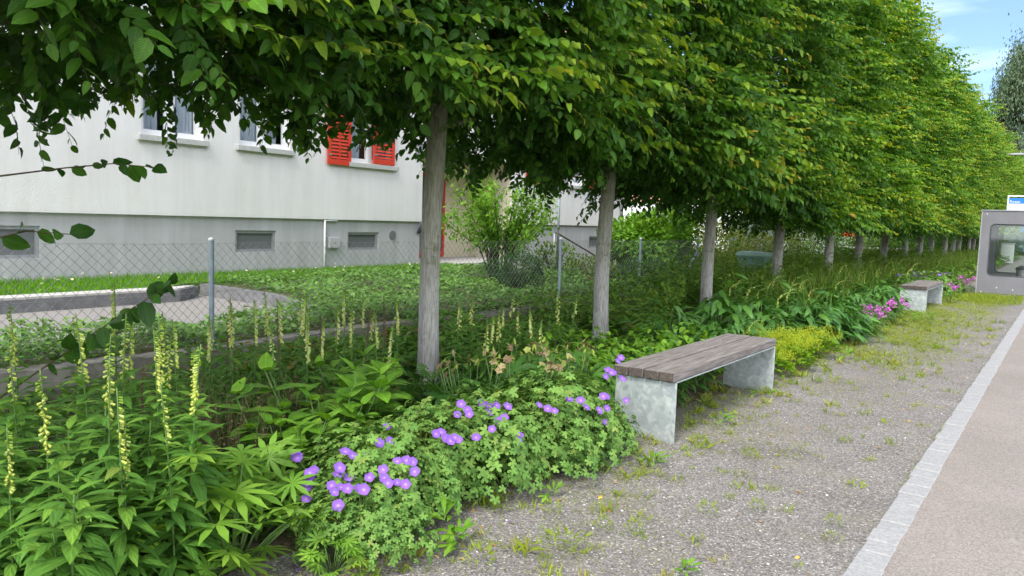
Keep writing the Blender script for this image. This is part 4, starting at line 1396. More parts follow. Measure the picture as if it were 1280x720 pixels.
# broad light leaves on upright stalks
def broadplant(r, ns, h, ll):
    t = empty('broad_leaved_plant')
    f = Fol(); b = MB()
    for s in range(ns):
        a = r.uniform(0, 6.28); q = .26*math.sqrt(r.random()); hh = h*r.uniform(.65, 1.05)
        top = np.array([q*1.35*math.cos(a), q*1.35*math.sin(a), hh]); bot = np.array([q*.5*math.cos(a), q*.5*math.sin(a), 0])
        b.tube([bot, (bot+top)/2+[0, 0, .03], top], [.006, .005, .003], 6)
        for lv in range(4):
            u = .4+.6*lv/3
            p = bot+(top-bot)*u
            for sgn in (0, math.pi):
                th = lv*math.pi/2+sgn+a+r.normal(0, .25)
                el = R(r.uniform(5, 35)) if lv < 3 else R(r.uniform(25, 60))
                d = np.array([math.cos(th)*math.cos(el), math.sin(th)*math.cos(el), math.sin(el)])
                f.put(recol(OV, float(np.clip(.3+.35*u+r.normal(0, .13), 0, 1))), frames(d[None], Z[None]), p[None], ll*(1.05-.4*(lv == 3))*r.uniform(.8, 1.1))
    b.build('stem', M['stem'], t, smooth=True)
    f.build('foliage', M['broad'], t)
    return t
bp = [broadplant(r, 12, .60, .20), broadplant(r, 11, .58, .20)]
place_variants(bp, [(-3.42, 2.92), (-3.42, 3.22, .95), (-3.30, 2.58, .85), (-3.75, 3.45, .8)], 'broad-leaved light green plants', 'plant', '%s light green plant with big oval leaves from the left, behind cranesbills')
lp = [dome_plant('lupin', r, PALM, 'lupin', .27, .40, 34, .125, .5, .5, stems=20), dome_plant('lupin', r, PALM, 'lupin', .25, .38, 30, .12, .5, .45, stems=18)]
L1 = place_variants(lp, [(-2.72, 1.83, 1.25), (-2.88, 2.02, 1.2), (-2.36, 2.06, .45)], 'lupin leaf clumps', 'lupin', '%s lupin with fan-shaped leaves, from the left beside the purple cranesbills')
lp2 = [dome_plant('lupin', r, PALM, 'fox', .28, .40, 44, .12, .5, .3, stems=20)]
place_variants(lp2, [(-3.80, 4.34, .8), (-3.45, 4.2, .75)], 'dark lupins at the trunk', 'lupin', '%s dark green lupin at the foot of the nearest pale trunk')
def hellebore(r):
    t = dome_plant('hellebore', r, PALM7, 'dark', .30, .34, 30, .15, .3, .55, stems=14)
    f = Fol(); b = MB()
    pet = leaf(.85, ((.3, .8), (.62, 1.0)), .1, .3)
    for i in range(17):
        a = r.uniform(0, 6.28); q = .30*math.sqrt(r.random())
        p = np.array([q*math.cos(a), q*math.sin(a), .36+.10*r.random()])
        b.tube([(p[0]*.2, p[1]*.2, 0), (p[0]*.8, p[1]*.8, .25), p], [.005, .004, .003], 5)
        ax = nrm(np.array([.5*math.cos(a)+.3, .5*math.sin(a)-.3, .3+r.normal(0, .3)]))
        c = r.choice([.0, .35, .5, .9], p=[.3, .25, .25, .2])
        x = nrm(np.cross(ax, Z)); y = np.cross(ax, x)
        f = Fol()
        for k in range(5):
            th = 2*math.pi*k/5
            d = x*math.cos(th)+y*math.sin(th)+ax*.35
            f.put(recol(pet, float(c)), frames(d[None], ax[None]), p[None], .027)
        for k in range(2):
            d = nrm(r.normal(size=3)+Z*.5)
            f.put(recol(FLs, 1.0), frames(d[None], Z[None]), p[None], .06)
        f.build('flower', M['helle'], t)
    b.build('flower_stalk', M['stem'], t, smooth=True)
    return t
hb = [hellebore(r), hellebore(r)]
place_variants(hb, [(-3.15, 4.50, 1.15), (-3.1, 4.95, 1.1), (-3.35, 5.15, 1.05), (-3.3, 4.15, 1.05)], 'faded hellebores', 'hellebore', '%s hellebore with faded brownish pink blooms from the left')
hb2 = copy_tree(hb[0]); hb2.location = (-2.28, 1.06, .0); hb2.scale = (.6,)*3
tag(hb2, 'small hellebore with pale pink blooms low in the lower left corner', 'hellebore', 'faded hellebores')
ep = [dome_plant('barrenwort', r, OV, 'broad', .38, .42, 300, .075, .25, .6, droop=.35, stems=20) for _ in range(3)]
place_variants(ep, [(-3.75, 5.75), (-3.3, 5.5), (-3.35, 6.1), (-3.1, 6.6), (-3.7, 6.4), (-3.05, 5.3, .85), (-2.95, 7.1), (-3.3, 7.0)], 'light green barrenwort clumps', 'barrenwort', '%s light green clump of heart-shaped leaves from the left, behind the near bench')
def mantle(r):
    t = dome_plant('ladys_mantle', r, STARS, 'lime', .34, .24, 220, .045, .4, .2, stems=8)
    f = Fol()
    n = 2200
    c0 = np.column_stack([r.uniform(-.34, .34, 55), r.uniform(-.34, .34, 55), r.uniform(.22, .36, 55)])
    c0 = c0[np.hypot(c0[:, 0], c0[:, 1]) < .36]
    P = c0[r.integers(0, len(c0), n)]+r.normal(0, .028, (n, 3))
    f.put(recol(leaf4(.9, .1), .8), frames(rdirs(n, r), rdirs(n, r)), P, .013, r.uniform(-.25, .2, n))
    f.build('flowers', M['lime'], t)
    return t
am = [mantle(r), mantle(r)]
place_variants(am, [(-2.5, 8.95, .9), (-2.38, 8.4, .85), (-2.38, 9.4, .8), (-2.62, 8.55), (-2.38, 7.85, .8)], 'yellow-green lady\'s mantle mounds', 'lady\'s mantle', '%s frothy yellow-green lady\'s mantle mound, counted from the left')
dk = [dome_plant('leafy_perennial', r, FL, 'dark', .42, .55, 210, .17, .35, .55, droop=.3, stems=16) for _ in range(3)]
place_variants(dk, [(-3.0, 9.4), (-2.85, 10.3), (-2.55, 10.7), (-2.6, 11.5), (-3.3, 8.8, 1.1), (-3.1, 11.0, 1.1), (-2.75, 12.5), (-3.4, 10.2, 1.15), (-2.9, 13.4), (-2.7, 14.5), (-2.8, 15.4), (-3.6, 7.9), (-2.95, 7.9, .9), (-2.42, 11.0, .8), (-2.85, 5.35, .62), (-2.80, 5.95, .6), (-2.78, 6.5, .62)], 'dark leafy perennials by the path', 'leafy plant', '%s dark green leafy perennial from the left, beyond the near bench')
def phlox(r):
    t = dome_plant('phlox', r, FL, 'fox', .22, .34, 90, .09, .5, .5, stems=10)
    for i in range(10):
        f = Fol()
        n = 10
        c0 = np.array([r.uniform(-.2, .2), r.uniform(-.2, .2), r.uniform(.30, .50)])
        P = c0+r.normal(0, .020, (n, 3))
        d = nrm(rdirs(n, r)+np.array([.5, -.4, .5]))
        f.put(FM, frames(np.cross(d, rdirs(n, r)), d), P, .019, 0)
        f.build('flower_head', M['pink'], t)
    return t
ph = [phlox(r), phlox(r)]
place_variants(ph, [(-2.22, 11.75, .85), (-2.28, 12.1, .8), (-2.2, 13.55, .9), (-2.4, 13.2, .6), (-2.02, 18.95, .8), (-2.12, 22.0, .9)], 'pink phlox clumps', 'phlox', '%s pink phlox clump from the left near the farther bench')
# --- fine dry stalks behind the lupins
def drystalks(r):
    t = empty('seedhead_plant')
    f = Fol(); n = 70
    for i in range(n):
        a = r.uniform(0, 6.28); q = .26*math.sqrt(r.random()); h = r.uniform(.25, .55)
        b0 = np.array([q*math.cos(a), q*math.sin(a), 0]); tip = b0*1.25+np.array([r.normal(0, .03), r.normal(0, .03), h])
        c = r.choice([.3, .7, 1.0])
        f.put(strip([b0, (b0+tip)/2+r.normal(0, .008, 3), tip], [.0022, .0018, .001], c), I3, np.zeros((1, 3)))
        m = 8
        u = r.uniform(.35, 1, m)[:, None]
        f.put(recol(leaf4(.35, .2), c*.8), frames(nrm(rdirs(m, r)+Z*.6), rdirs(m, r)), b0+(tip-b0)*u, r.uniform(.012, .03, m), r.normal(0, .1, m))
    f.build('stalks', M['dry'], t)
    return t
ds = [drystalks(r), drystalks(r)]
place_variants(ds, [(-3.6, 2.45), (-3.85, 2.75), (-3.45, 2.25, .9), (-4.05, 2.45), (-3.9, 3.05, .9), (-3.75, 2.15, .9)], 'brown dried seedhead plants', 'seedhead plant', '%s brownish dried seedhead plant from the left, behind the lupin')
# --- undergrowth, uncountable
def clearing(x, y):
    c = np.ones_like(np.asarray(x, float))
    for tx, ty in ((-4.41, 4.9), (-4.55, 8.15), (-4.5, 11.35)):
        d = math.hypot(tx, ty); ux, uy = tx/d, ty/d
        al = x*ux+y*uy-d; ac = np.abs(-x*uy+y*ux)
        c = np.where((al > -1.9) & (al < .1) & (ac < .30), .22, c)
    return c
def hfield(x, y):
    base = .16+.09*np.sin(1.7*x+.9*y)+.07*np.sin(2.9*y+x)
    back = np.clip((y-8.5)/3, 0, 1)*np.clip((-x-2.9)/1.2, 0, 1)*.42
    return np.clip(base, .05, 1)+back
def undergrowth(name, x0, x1, y0, y1, n, ll, tms, mat, hscale=1.0, lab=True, seed=7, cb=.4, edge=True, zbase=.03, hf=hfield, mask=None):
    r = np.random.default_rng(seed)
    x = r.uniform(x0, x1, n); y = r.uniform(y0, y1, n)
    if edge:
        ex = np.array([edge_x(q) for q in y])-.12
        keep = x < ex
        x, y = x[keep], y[keep]
    if mask is not None:
        keep = mask(x, y, r); x, y = x[keep], y[keep]
    n = len(x)
    w = r.random(n)**.6
    P = np.column_stack([x, y, zbase+hf(x, y)*clearing(x, y)*hscale*w])
    th = r.uniform(0, 6.28, n)
    d = np.column_stack([np.cos(th), np.sin(th), r.normal(.35, .4, n)])
    up = Z+r.normal(size=(n, 3))*.35
    F = frames(d, up)
    f = Fol(); pk = r.integers(0, len(tms), n)
    for i, t in enumerate(tms):
        s = pk == i
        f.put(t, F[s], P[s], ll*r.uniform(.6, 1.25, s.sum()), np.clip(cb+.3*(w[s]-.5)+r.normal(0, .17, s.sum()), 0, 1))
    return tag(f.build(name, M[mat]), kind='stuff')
FL4 = leaf4(.34, .3); OV4 = leaf4(.6, .2)
undergrowth('undergrowth', -6.12, -2.6, 1.0, 9, 12500, .085, [FLs, FLs, OV4, PALM7], 'meadow', cb=.35, mask=lambda x, y, r: ~((x > -4.6) & (y < 3.0) & (x < -3.3) & (r.random(len(x)) < .75)))
undergrowth('undergrowth', -6.12, -2.4, 9, 22, 20000, .10, [FL4, FL4, OV4, FLs], 'meadow', cb=.4, seed=8)
undergrowth('undergrowth', -6.12, -2.4, 22, 60, 12000, .16, [FL4, OV4], 'meadow', cb=.4, seed=9, hscale=1.2)
undergrowth('tall_undergrowth', -6.1, -4.0, 8.2, 34, 26000, .11, [FL4, FLs], 'meadow', cb=.5, seed=10, edge=False, hf=lambda x, y: .50+.32*np.clip((y-9.5)/3, 0, 1)+.2*np.sin(1.1*y)*np.sin(2*x)+.1*np.sin(5*y))
undergrowth('leafy_undergrowth', -5.9, -3.9, 3.2, 8.8, 7500, .11, [FL, FLs], 'fox', cb=.6, seed=12, edge=False, hf=lambda x, y: .30+.1*np.sin(2.1*y+x))
# garden side
def mound_mask(x, y, r):
    return (y > np.interp(-x, [6.3, 7.3, 7.9, 9.2, 11.2], [6.35, 6.3, 6.5, 7.05, 7.25]))
undergrowth('pachysandra', -11.1, -6.45, 6.2, 14.3, 17000, .085, [OV4, leaf(.42, ((.3, .7), (.65, 1.0)), .15, .25)], 'ivy', hscale=1, seed=13, edge=False, zbase=.29, hf=lambda x, y: .17+.06*np.sin(3*x+2*y)+.06*np.sin(2.2*y), cb=.55, mask=mound_mask)
undergrowth('ivy', -7.55, -6.36, .5, 6.6, 9000, .075, [OV4, FLs], 'ivy', seed=14, edge=False, zbase=.24, hf=lambda x, y: .16+.07*np.sin(2.3*y)+.05*np.sin(6*y+3*x)+.1*np.clip((y-4.5)/2, 0, 1), cb=.6)
undergrowth('ivy', -6.5, -6.2, 6.4, 15.2, 2600, .07, [OV4, FLs], 'ivy', seed=15, edge=False, zbase=.24, hf=lambda x, y: .12+.05*np.sin(2.3*y), cb=.35)
def blades(name, x0, x1, y0, y1, n, h, mat, z=.34, seed=3, mask=None, cb=.35, w=.05, lean=.5):
    r = np.random.default_rng(seed)
    x = r.uniform(x0, x1, n); y = r.uniform(y0, y1, n)
    if mask is not None:
        k = mask(x, y, r); x, y = x[k], y[k]
    n = len(x)
    d = np.column_stack([r.normal(0, lean, n), r.normal(0, lean, n), np.ones(n)])
    f = Fol()
    f.put(leaf4(w, .35, at=.4), frames(d, rdirs(n, r)), np.column_stack([x, y, np.full(n, z)]), h*r.uniform(.4, 1.2, n), cb+r.normal(0, .18, n))
    return tag(f.build(name, M[mat]), kind='stuff')
blades('grass', -12.5, -10.9, 1.0, 14.2, 26000, .12, 'grass', .335, w=.09, mask=lambda x, y, r: (x < -11.2) | (y < 6.2))
f = Fol(); r = np.random.default_rng(61); n = 46
P = np.column_stack([r.uniform(-12.4, -11, n), r.uniform(2, 13, n), r.uniform(.40, .50, n)])
f.put(FM, frames(nrm(r.normal(size=(n, 3))*.4+[1, 0, 0]), np.array([[.5, -.3, 1]])), P, .020, 0)
tag(f.build('lawn_flowers', M['daisy']), kind='stuff')
blades('grass', -30, -6.5, 16, 60, 16000, .35, 'meadow', .08, seed=5, w=.06)
blades('tall_grass', -6.1, -3.3, 12.5, 45, 16000, .75, 'meadow', .02, seed=6, w=.03, cb=.72, lean=.25)

# ================================================================== GRAVEL DETAIL
def gmask(x, y, r):
    d = .5+.5*np.sin(2.1*x+1.7*y)*np.sin(1.1*y-2.3*x)+.35*np.sin(5*x+3*y)
    near = np.clip((-x-.9)/1.4, 0, 1)
    far = np.clip((y-8)/5, 0, 1)
    return r.random(len(x)) < np.clip(d-.1, 0, 1)*(.8*near**1.2)+np.clip(d+.25, 0, 1)*1.6*far*np.clip(near*1.3, 0, 1)
blades('weeds', -2.75, -.72, 1.2, 8.5, 42000, .034, 'weed', 0, seed=21, mask=gmask, w=.09, lean=.9, cb=.45)
blades('weeds', -2.6, -.72, 8.5, 22.3, 60000, .055, 'weed', 0, seed=22, mask=gmask, w=.11, lean=1.0, cb=.5)
blades('weeds', -2.9, -.80, 19.5, 22.45, 5000, .11, 'weed', 0, seed=23, w=.1, lean=.6, cb=.4)
blades('weeds', -.715, -.69, 1, 20, 900, .03, 'weed', 0, seed=24, w=.12, lean=.6, cb=.4, mask=lambda x, y, r: np.sin(4*y)+np.sin(1.3*y) > .7)
def tufts(name, n, seed, xr, yr, h, mat='weed', nb=16):
    r = np.random.default_rng(seed)
    cx = xr[0]+(xr[1]-xr[0])*r.random(n)**1.6; cy = r.uniform(*yr, n); sc = r.uniform(.5, 1.5, n)
    x = np.repeat(cx, nb)+r.normal(0, .022, n*nb)*np.repeat(sc, nb); y = np.repeat(cy, nb)+r.normal(0, .022, n*nb)*np.repeat(sc, nb)
    d = np.column_stack([r.normal(0, .7, n*nb), r.normal(0, .7, n*nb), np.ones(n*nb)])
    f = Fol()
    f.put(leaf4(.14, .35, at=.4), frames(d, rdirs(n*nb, r)), np.column_stack([x, y, np.zeros(n*nb)]), h*np.repeat(sc, nb)*r.uniform(.4, 1.2, n*nb), .45+np.repeat(r.normal(0, .2, n), nb)+r.normal(0, .12, n*nb))
    return tag(f.build(name, M[mat]), kind='stuff')
tufts('weed_tufts', 230, 91, (-2.6, -.8), (1.6, 8.5), .045)
tufts('weed_tufts', 120, 92, (-2.55, -1.9), (1.6, 9), .075)
tufts('weed_tufts', 200, 93, (-2.3, -.8), (8.5, 16), .07)
def scatter_bits(name, n, mat, size, seed, tm, x=(-2.7, -.75), y=(1.5, 14), tri=True):
    r = np.random.default_rng(seed)
    f = Fol()
    P = np.column_stack([r.uniform(*x, n), r.uniform(*y, n)**1, np.full(n, .006)])
    d = nrm(np.column_stack([r.normal(0, 1, n), r.normal(0, 1, n), r.normal(0, .12, n)]))
    f.put(tm, frames(d, np.array([[0, 0, 1.0]])+r.normal(size=(n, 3))*.2), P, size*r.uniform(.5, 1.3, n), r.uniform(0, 1, n))
    return tag(f.build(name, M[mat]), kind='stuff')
scatter_bits('dead_leaves', 110, 'deadleaf', .036, 71, OV)
scatter_bits('dead_leaves', 170, 'deadleaf', .030, 75, OV, x=(-2.75, -2.0), y=(1.6, 12))
scatter_bits('fallen_petals', 60, 'petal', .016, 72, leaf4(.8, .1), x=(-2.75, -2.1), y=(1.7, 3.2))
def pebble():
    bm = bmesh.new(); bmesh.ops.create_icosphere(bm, subdivisions=1, radius=1)
    V = np.array([v.co for v in bm.verts])*[1, .75, .5]; T = np.array([[v.index for v in f.verts] for f in bm.faces])
    bm.free()
    return V, T, np.full((len(V), 3), .5)
r = np.random.default_rng(73)
n = 2600
f = Fol()
x = r.uniform(-2.6, -.72, n); y = 1.5+18*r.random(n)**1.6
f.put(pebble(), frames(nrm(np.column_stack([r.normal(size=n), r.normal(size=n), np.zeros(n)])), np.array([[0, 0, 1.0]])), np.column_stack([x, y, np.full(n, .002)]), np.where(r.random(n) < .05, .010, .0055)*r.uniform(.6, 1.3, n))
M['stone'] = speckle('grey_pebble', (.20, .19, .185), (.42, .40, .385), 60, .9, .2)
tag(f.build('loose_pebbles', M['stone']), kind='stuff')
f = Fol(); n = 150
f.put(pebble(), frames(nrm(np.column_stack([r.normal(size=n), r.normal(size=n), np.zeros(n)])), np.array([[0, 0, 1.0]])), np.column_stack([r.uniform(-2.6, -.72, n), 1.6+14*r.random(n)**1.5, np.full(n, .003)]), .007*r.uniform(.5, 1.4, n))
tag(f.build('white_pebbles', M['pebble']), kind='stuff')
r = np.random.default_rng(74)
wd = [dome_plant('weed_plant', r, leaf(.28, ((.35, .6), (.72, 1.0)), .1, .25), 'broad', .06, .07, 16, .10, .6, .65),
      dome_plant('weed_plant', r, leaf(.16, ((.4, 1.0),), .1, .3), 'weed', .07, .10, 60, .05, 1.0, .35)]
WS = [(-2.26, 2.68, 1.35, 0), (-2.15, 2.62, .9, 0), (-1.72, 2.92, .9, 1), (-1.76, 2.84, 1.1, 1), (-2.0, 4.31, .8, 0), (-2.16, 3.42, .7, 0), (-1.61, 3.29, .6, 1), (-2.03, 3.21, .7, 1), (-2.24, 2.12, .8, 1), (-1.94, 2.51, .9, 1), (-1.24, 3.03, .6, 0), (-2.25, 4.04, .7, 0), (-1.98, 4.5, .6, 1), (-2.05, 5.6, .8, 0), (-2.12, 6.3, .9, 1), (-2.1, 6.75, .8, 0), (-1.69, 11.2, 1, 1), (-1.9, 10.2, 1.1, 1), (-2.0, 9.4, 1.2, 0), (-1.85, 14.2, 1.6, 0), (-1.95, 14.8, 1.6, 0)]
WS += [(-2.35+.16*i+random.uniform(-.2, .2) if i < 7 else random.uniform(-2.2, -.8), random.uniform(2.2, 5.5), random.uniform(.35, .7), 1) for i in range(16)]
uu = set(); ws = []
for x, y, s, kk in WS:
    t = wd[kk] if kk not in uu else copy_tree(wd[kk]); uu.add(kk)
    t.location = (x, y, 0); t.scale = (s, s, s); t.rotation_euler = (0, 0, random.uniform(0, 6))
    tag(t, None, 'weed', 'weeds rooted in the gravel'); ws.append((t, kk))
for kk, nm in ((0, '%s broad-leaved weed from the left rooted in the gravel'), (1, '%s feathery weed tuft from the left rooted in the gravel')):
    for i, t in enumerate(sorted([t for t, q in ws if q == kk], key=lambda o: px_of(o.location))):
        t['label'] = nm % ordn(i)

# ================================================================== SHRUBS
def bush(name, r, rad, n, ll, tms, mat, cb=.4, stems=6, shell=.55, base=.0, upright=.2):
    """leafy shrub: rad=(rx,ry,h)"""
    t = empty(name)
    f = Fol()
    rx, ry, h = rad
    v = rdirs(n, r); q = np.where(r.random(n) < .75, r.uniform(shell, 1, n)**.6, r.random(n)**.5)
    lump = 1+.13*np.sin(3.1*v[:, 0]+5*v[:, 2]+r.uniform(0, 6))+.12*np.sin(4.3*v[:, 1]-3*v[:, 2]+r.uniform(0, 6))+.08*np.sin(9*v[:, 0]+7*v[:, 1])
    q = q*lump
    P = np.column_stack([v[:, 0]*rx*q, v[:, 1]*ry*q, base+(h-base)*(.5+.5*v[:, 2]*q)])
    d = nrm(v+rdirs(n, r)*.7+np.array([0, 0, upright])); up = Z+v*.5+r.normal(size=(n, 3))*.3
    F = frames(d, up); pk = r.integers(0, len(tms), n)
    for i, tm in enumerate(tms):
        s = pk == i
        f.put(tm, F[s], P[s], ll*r.uniform(.6, 1.2, s.sum()), np.clip(cb+.25*v[s, 2]+r.normal(0, .16, s.sum()), 0, 1))
    f.build('crown', M[mat], t)
    b = MB()
    for i in range(stems):
        a = r.uniform(0, 6.28); q = r.uniform(.3, .85)
        b.tube([(.08*math.cos(a), .08*math.sin(a), 0), (q*.5*rx*math.cos(a), q*.5*ry*math.sin(a), h*.45), (q*rx*math.cos(a), q*ry*math.sin(a), h*.85)], [.022, .016, .005], 6)
    b.build('stem', M['twig'], t, smooth=True)
    return t
r = np.random.default_rng(81)
def loose_shrub(r):
    t = empty('loose_shrub', (-8.6, 11.45, .3), 0, 1.12)
    f = Fol(); b = MB()
    for i in range(26):
        a = r.uniform(0, 6.28); q = r.uniform(.25, 1.0); h = r.uniform(1.25, 1.95)
        tip = np.array([q*1.35*math.cos(a), q*1.6*math.sin(a), h*(1-.22*q)])
        P = [np.array([.12*math.cos(a), .12*math.sin(a), 0]), np.array([tip[0]*.3, tip[1]*.3, h*.4]), tip*[.7, .7, .75], tip]
        b.tube(P, [.014, .011, .006, .002], 5)
        for k in range(230):
            u = r.uniform(.33, 1)*3; j = min(int(u), 2); p = P[j]+(P[j+1]-P[j])*(u-j)
            p = p+rdirs(1, r)[0]*r.uniform(0, .22)
            d = nrm(rdirs(1, r)[0]+np.array([0, 0, .2]))
            f.put(recol(FLs if k % 3 else OV4, float(np.clip(.35+.6*(p[2]/2)+r.normal(0, .18), 0, 1))), frames(d[None], (Z+r.normal(size=3)*.4)[None]), p[None], r.uniform(.06, .11))
    b.build('stem', M['twig'], t, smooth=True)
    f.build('crown', M['broad'], t)
    return t
tag(loose_shrub(r), 'tall loose light green shrub with many bare stems before the porch', 'shrub')
t = bush('clipped_ball_shrub', r, (.45, .45, .52), 6500, .032, [OV4], 'dark', .05, 4, .8)
t.location = (-7.30, 10.2, .42); tag(t, 'small dark clipped ball shrub behind the chain link fence', 'shrub')
t = bush('round_shrub', r, (1.02, 1.0, 1.5), 8000, .12, [OV, OV4], 'broad', .5, 8, .65, .1)
t.location = (-7.5, 15.6, .25); tag(t, 'big round bright green shrub behind the fence, right of the second pale trunk', 'shrub')
t = bush('low_shrub', r, (.55, .55, .75), 1800, .08, [OV4, FL4], 'lime', .1, 5, .5)
t.location = (-8.6, 13.3, .27); tag(t, 'small bright green shrub beside the tall carpet frame post', 'shrub')
t = bush('low_shrub', r, (.5, .55, .55), 1800, .07, [OV4, FL4], 'spirea', .15, 5, .5)
t.location = (-7.5, 13.0, .27); tag(t, 'low dull green shrub just left of the second pale trunk', 'shrub')
t = bush('shade_shrub', r, (.7, 1.1, .55), 2600, .07, [OV4, FL4], 'dark', .1, 5, .5)  # dark foliage added to give the shadow mass under the round shrub
t.location = (-6.9, 14.2, .25); tag(t, 'dark low shrub added for the shade beneath the big round shrub', 'shrub')
SP = [bush('spirea_shrub', r, (1.0, 1.1, 1.5), 4200, .075, [FL4, OV4], 'spirea', .4, 7, .5) for _ in range(2)]
sp_ = []
for i, (x, y, s) in enumerate([(-6.9, 17.0, .85), (-7.8, 18.3, 1.1), (-7.0, 19.5, 1.0), (-8.3, 20.6, 1.2), (-6.6, 21.6, .9), (-7.6, 23.5, 1.1), (-9.3, 19.4, 1.15), (-6.2, 18.4, .7)]):
    t = SP[i] if i < 2 else copy_tree(SP[i % 2])
    t.location = (x, y, .05); t.scale = (s, s, s*random.uniform(.85, 1.05)); t.rotation_euler = (0, 0, random.uniform(0, 6)); sp_.append(t)
for i, t in enumerate(sorted(sp_, key=lambda o: px_of(o.location))):
    tag(t, '%s yellowish green spirea shrub from the left around the green wheelie bin' % ordn(i), 'shrub', 'spirea shrubs beyond the wall')
HB = [bush('hedge_shrub', r, (1.6, 1.8, 2.6), 4200, .13, [FL4, OV4], m, .4, 7, .5) for m in ('meadow', 'dark', 'meadow')]
hb_ = []
for i, (x, y, s) in enumerate([(-7.2, 27, .7), (-8.2, 30.5, .8), (-7.4, 36, .8), (-7.8, 43, 1.0), (-7.2, 47, 1.0), (-7.6, 52, 1.1), (-6.9, 57, 1.1), (-6.4, 62, 1.2), (-8.5, 60, 1.4), (-5.5, 67, 1.2), (-4.6, 72, 1.0), (-9, 49, 1.3), (-10, 55, 1.5), (-6.6, 74, 1.6), (-3.2, 75, .8)]):
    t = HB[i] if i < 3 else copy_tree(HB[i % 3])
    t.location = (x, y, 0); t.scale = (s, s, s); t.rotation_euler = (0, 0, random.uniform(0, 6)); hb_.append(t)
for i, t in enumerate(sorted(hb_, key=lambda o: px_of(o.location))):
    tag(t, '%s bushy green shrub from the left behind the far trunks' % ordn(i), 'shrub', 'shrubs behind the far trunks')
# distant trees
def far_tree(name, r, h, rad, n, ll, mat, weeping=False, cb=.4):
    t = empty(name)
    f = Fol(); b = MB()
    b.tube([(0, 0, 0), (.1, .05, h*.5), (0, 0, h*.97)], [.018*h, .012*h, .02], 8)
    m = 46
    cs = []
    for i in range(m):
        a = r.uniform(0, 6.28); u = r.uniform(.2, 1); q = rad*math.sqrt(max(0, 1-((u-.48)/.56)**2))*r.uniform(.35, 1)
        cs.append((q*math.cos(a), q*math.sin(a), h*u))
        b.tube([(0, 0, h*u*.75), cs[-1]], [.05, .012], 5)
    cs = np.array(cs)
    P = cs[r.integers(0, m, n)]+r.normal(0, 1, (n, 3))*[rad*.17, rad*.17, rad*(.38 if weeping else .17)]
    d = rdirs(n, r)
    if weeping:
        d = nrm(d*.5+np.array([0, 0, -1.0]))
    f.put(FL4 if weeping else OV4, frames(d, rdirs(n, r)), P, ll*r.uniform(.6, 1.3, n), np.clip(cb+r.normal(0, .2, n), 0, 1))
    b.build('trunk', M['twig'], t, smooth=True)
    f.build('crown', M[mat], t)
    return t
for (x, y, h, rad, nm, mat, wp, lb) in ((-4.2, 92, 19.5, 3.6, 'birch_tree', 'birch', True, 'tall bluish grey weeping birch at the right edge, behind the tree row'),
                                      (-7.6, 98, 12.5, 3.0, 'birch_tree', 'birch', True, 'shorter bluish grey birch just left of the tall weeping birch'),
                                      (-1.0, 95, 15, 3.6, 'birch_tree', 'birch', True, 'broad bluish grey birch right of the tall weeping birch'),
                                      (-11, 85, 9, 4, 'leafy_tree', 'dark', False, 'dark bushy tree hidden behind the far end of the row'),
                                      (-4.6, 84, 7.5, 2.8, 'leafy_tree', 'meadow', False, 'small green tree seen past the roof of the bus shelter')):
    t = far_tree(nm, r, h, rad, 42000, .36, mat, wp)
    t.location = (x, y, 0); tag(t, lb, 'tree')

# ================================================================== BUS SHELTER AND STOP SIGN
def ringpanel(x0, x1, z0, z1, h, rad, y0, y1):
    hx0, hx1, hz0, hz1 = h
    inner = []
    n = 6
    for cx, cz, a0 in ((hx1-rad, hz1-rad, 0), (hx0+rad, hz1-rad, 90), (hx0+rad, hz0+rad, 180), (hx1-rad, hz0+rad, 270)):
        for k in range(n+1):
            a = R(a0+90*k/n)
            inner.append((cx+rad*math.cos(a), cz+rad*math.sin(a), k))
    cor = [(x1, z1), (x0, z1), (x0, z0), (x1, z0)]
    b = MB()
    m = len(inner)
    for Y in (y0, y1):
        for (x, z, k) in inner: b.v.append((x, Y, z))
        for (x, z) in cor: b.v.append((x, Y, z))
    for s in (0, 1):
        o = s*(m+4)
        for c in range(4):
            base = c*(n+1)
            for k in range(n):
                b.f.append((o+m+c, o+base+k, o+base+k+1))
            nx = ((c+1) % 4)*(n+1)
            b.f.append((o+m+c, o+base+n, o+nx, o+m+(c+1) % 4))
    o = m+4
    for i in range(m):
        j = (i+1) % m
        b.f.append((i, j, o+j, o+i))
    for c in range(4):
        b.f.append((m+c, m+(c+1) % 4, o+m+(c+1) % 4, o+m+c))
    return b, [(p[0], p[1]) for p in inner]
sh = empty('bus_shelter', (-1.3, 22.5, 0))
tag(sh, 'grey bus shelter with a round-cornered side window at the right edge', 'bus shelter')
for yy in (0, 2.3):
    b, inner = ringpanel(-.545, .68, -.03, 2.10, (-.365, .585, .48, 1.78), .11, yy, yy+.10)
    p = b.build('side_panel', M['shelter'], sh)
    b, _ = ringpanel(-.365, .585, .48, 1.78, (-.340, .56, .505, 1.755), .09, yy+.02, yy+.085)
    b.build('window_seal', M['shelterin'], p)
    MB().box(-.343, .563, yy+.048, yy+.053, .502, 1.758).build('pane', M['clear'], p)
for zz in (1.98,):
    MB().box(-.545, .68, .102, 2.298, 2.0, 2.10).build('roof', M['shelter'], sh)
    MB().box(-.59, .72, -.02, 2.42, 2.103, 2.125).build('roof_edge', M['greymetal'], sh)
MB().box(-.545, -.49, .102, 2.298, -.03, 1.995).build('back_wall', M['shelterin'], sh)
for xx, zz in ((-.12, .20), (.22, .17), (-.45, .08), (-.45, 2.02), (.5, .08), (.5, 2.02)):
    MB().tube([(xx, -.001, zz), (xx, -.008, zz)], .012, 10).build('bolt', M['signwhite'], sh)
MB().box(-.545, .68, -.004, -.001, .045, .055).build('base_joint', M['shelterin'], sh)
MB().box(-.57, -.547, -.0, 2.4, -.03, 2.10).build('corner_strip', M['greymetal'], sh)
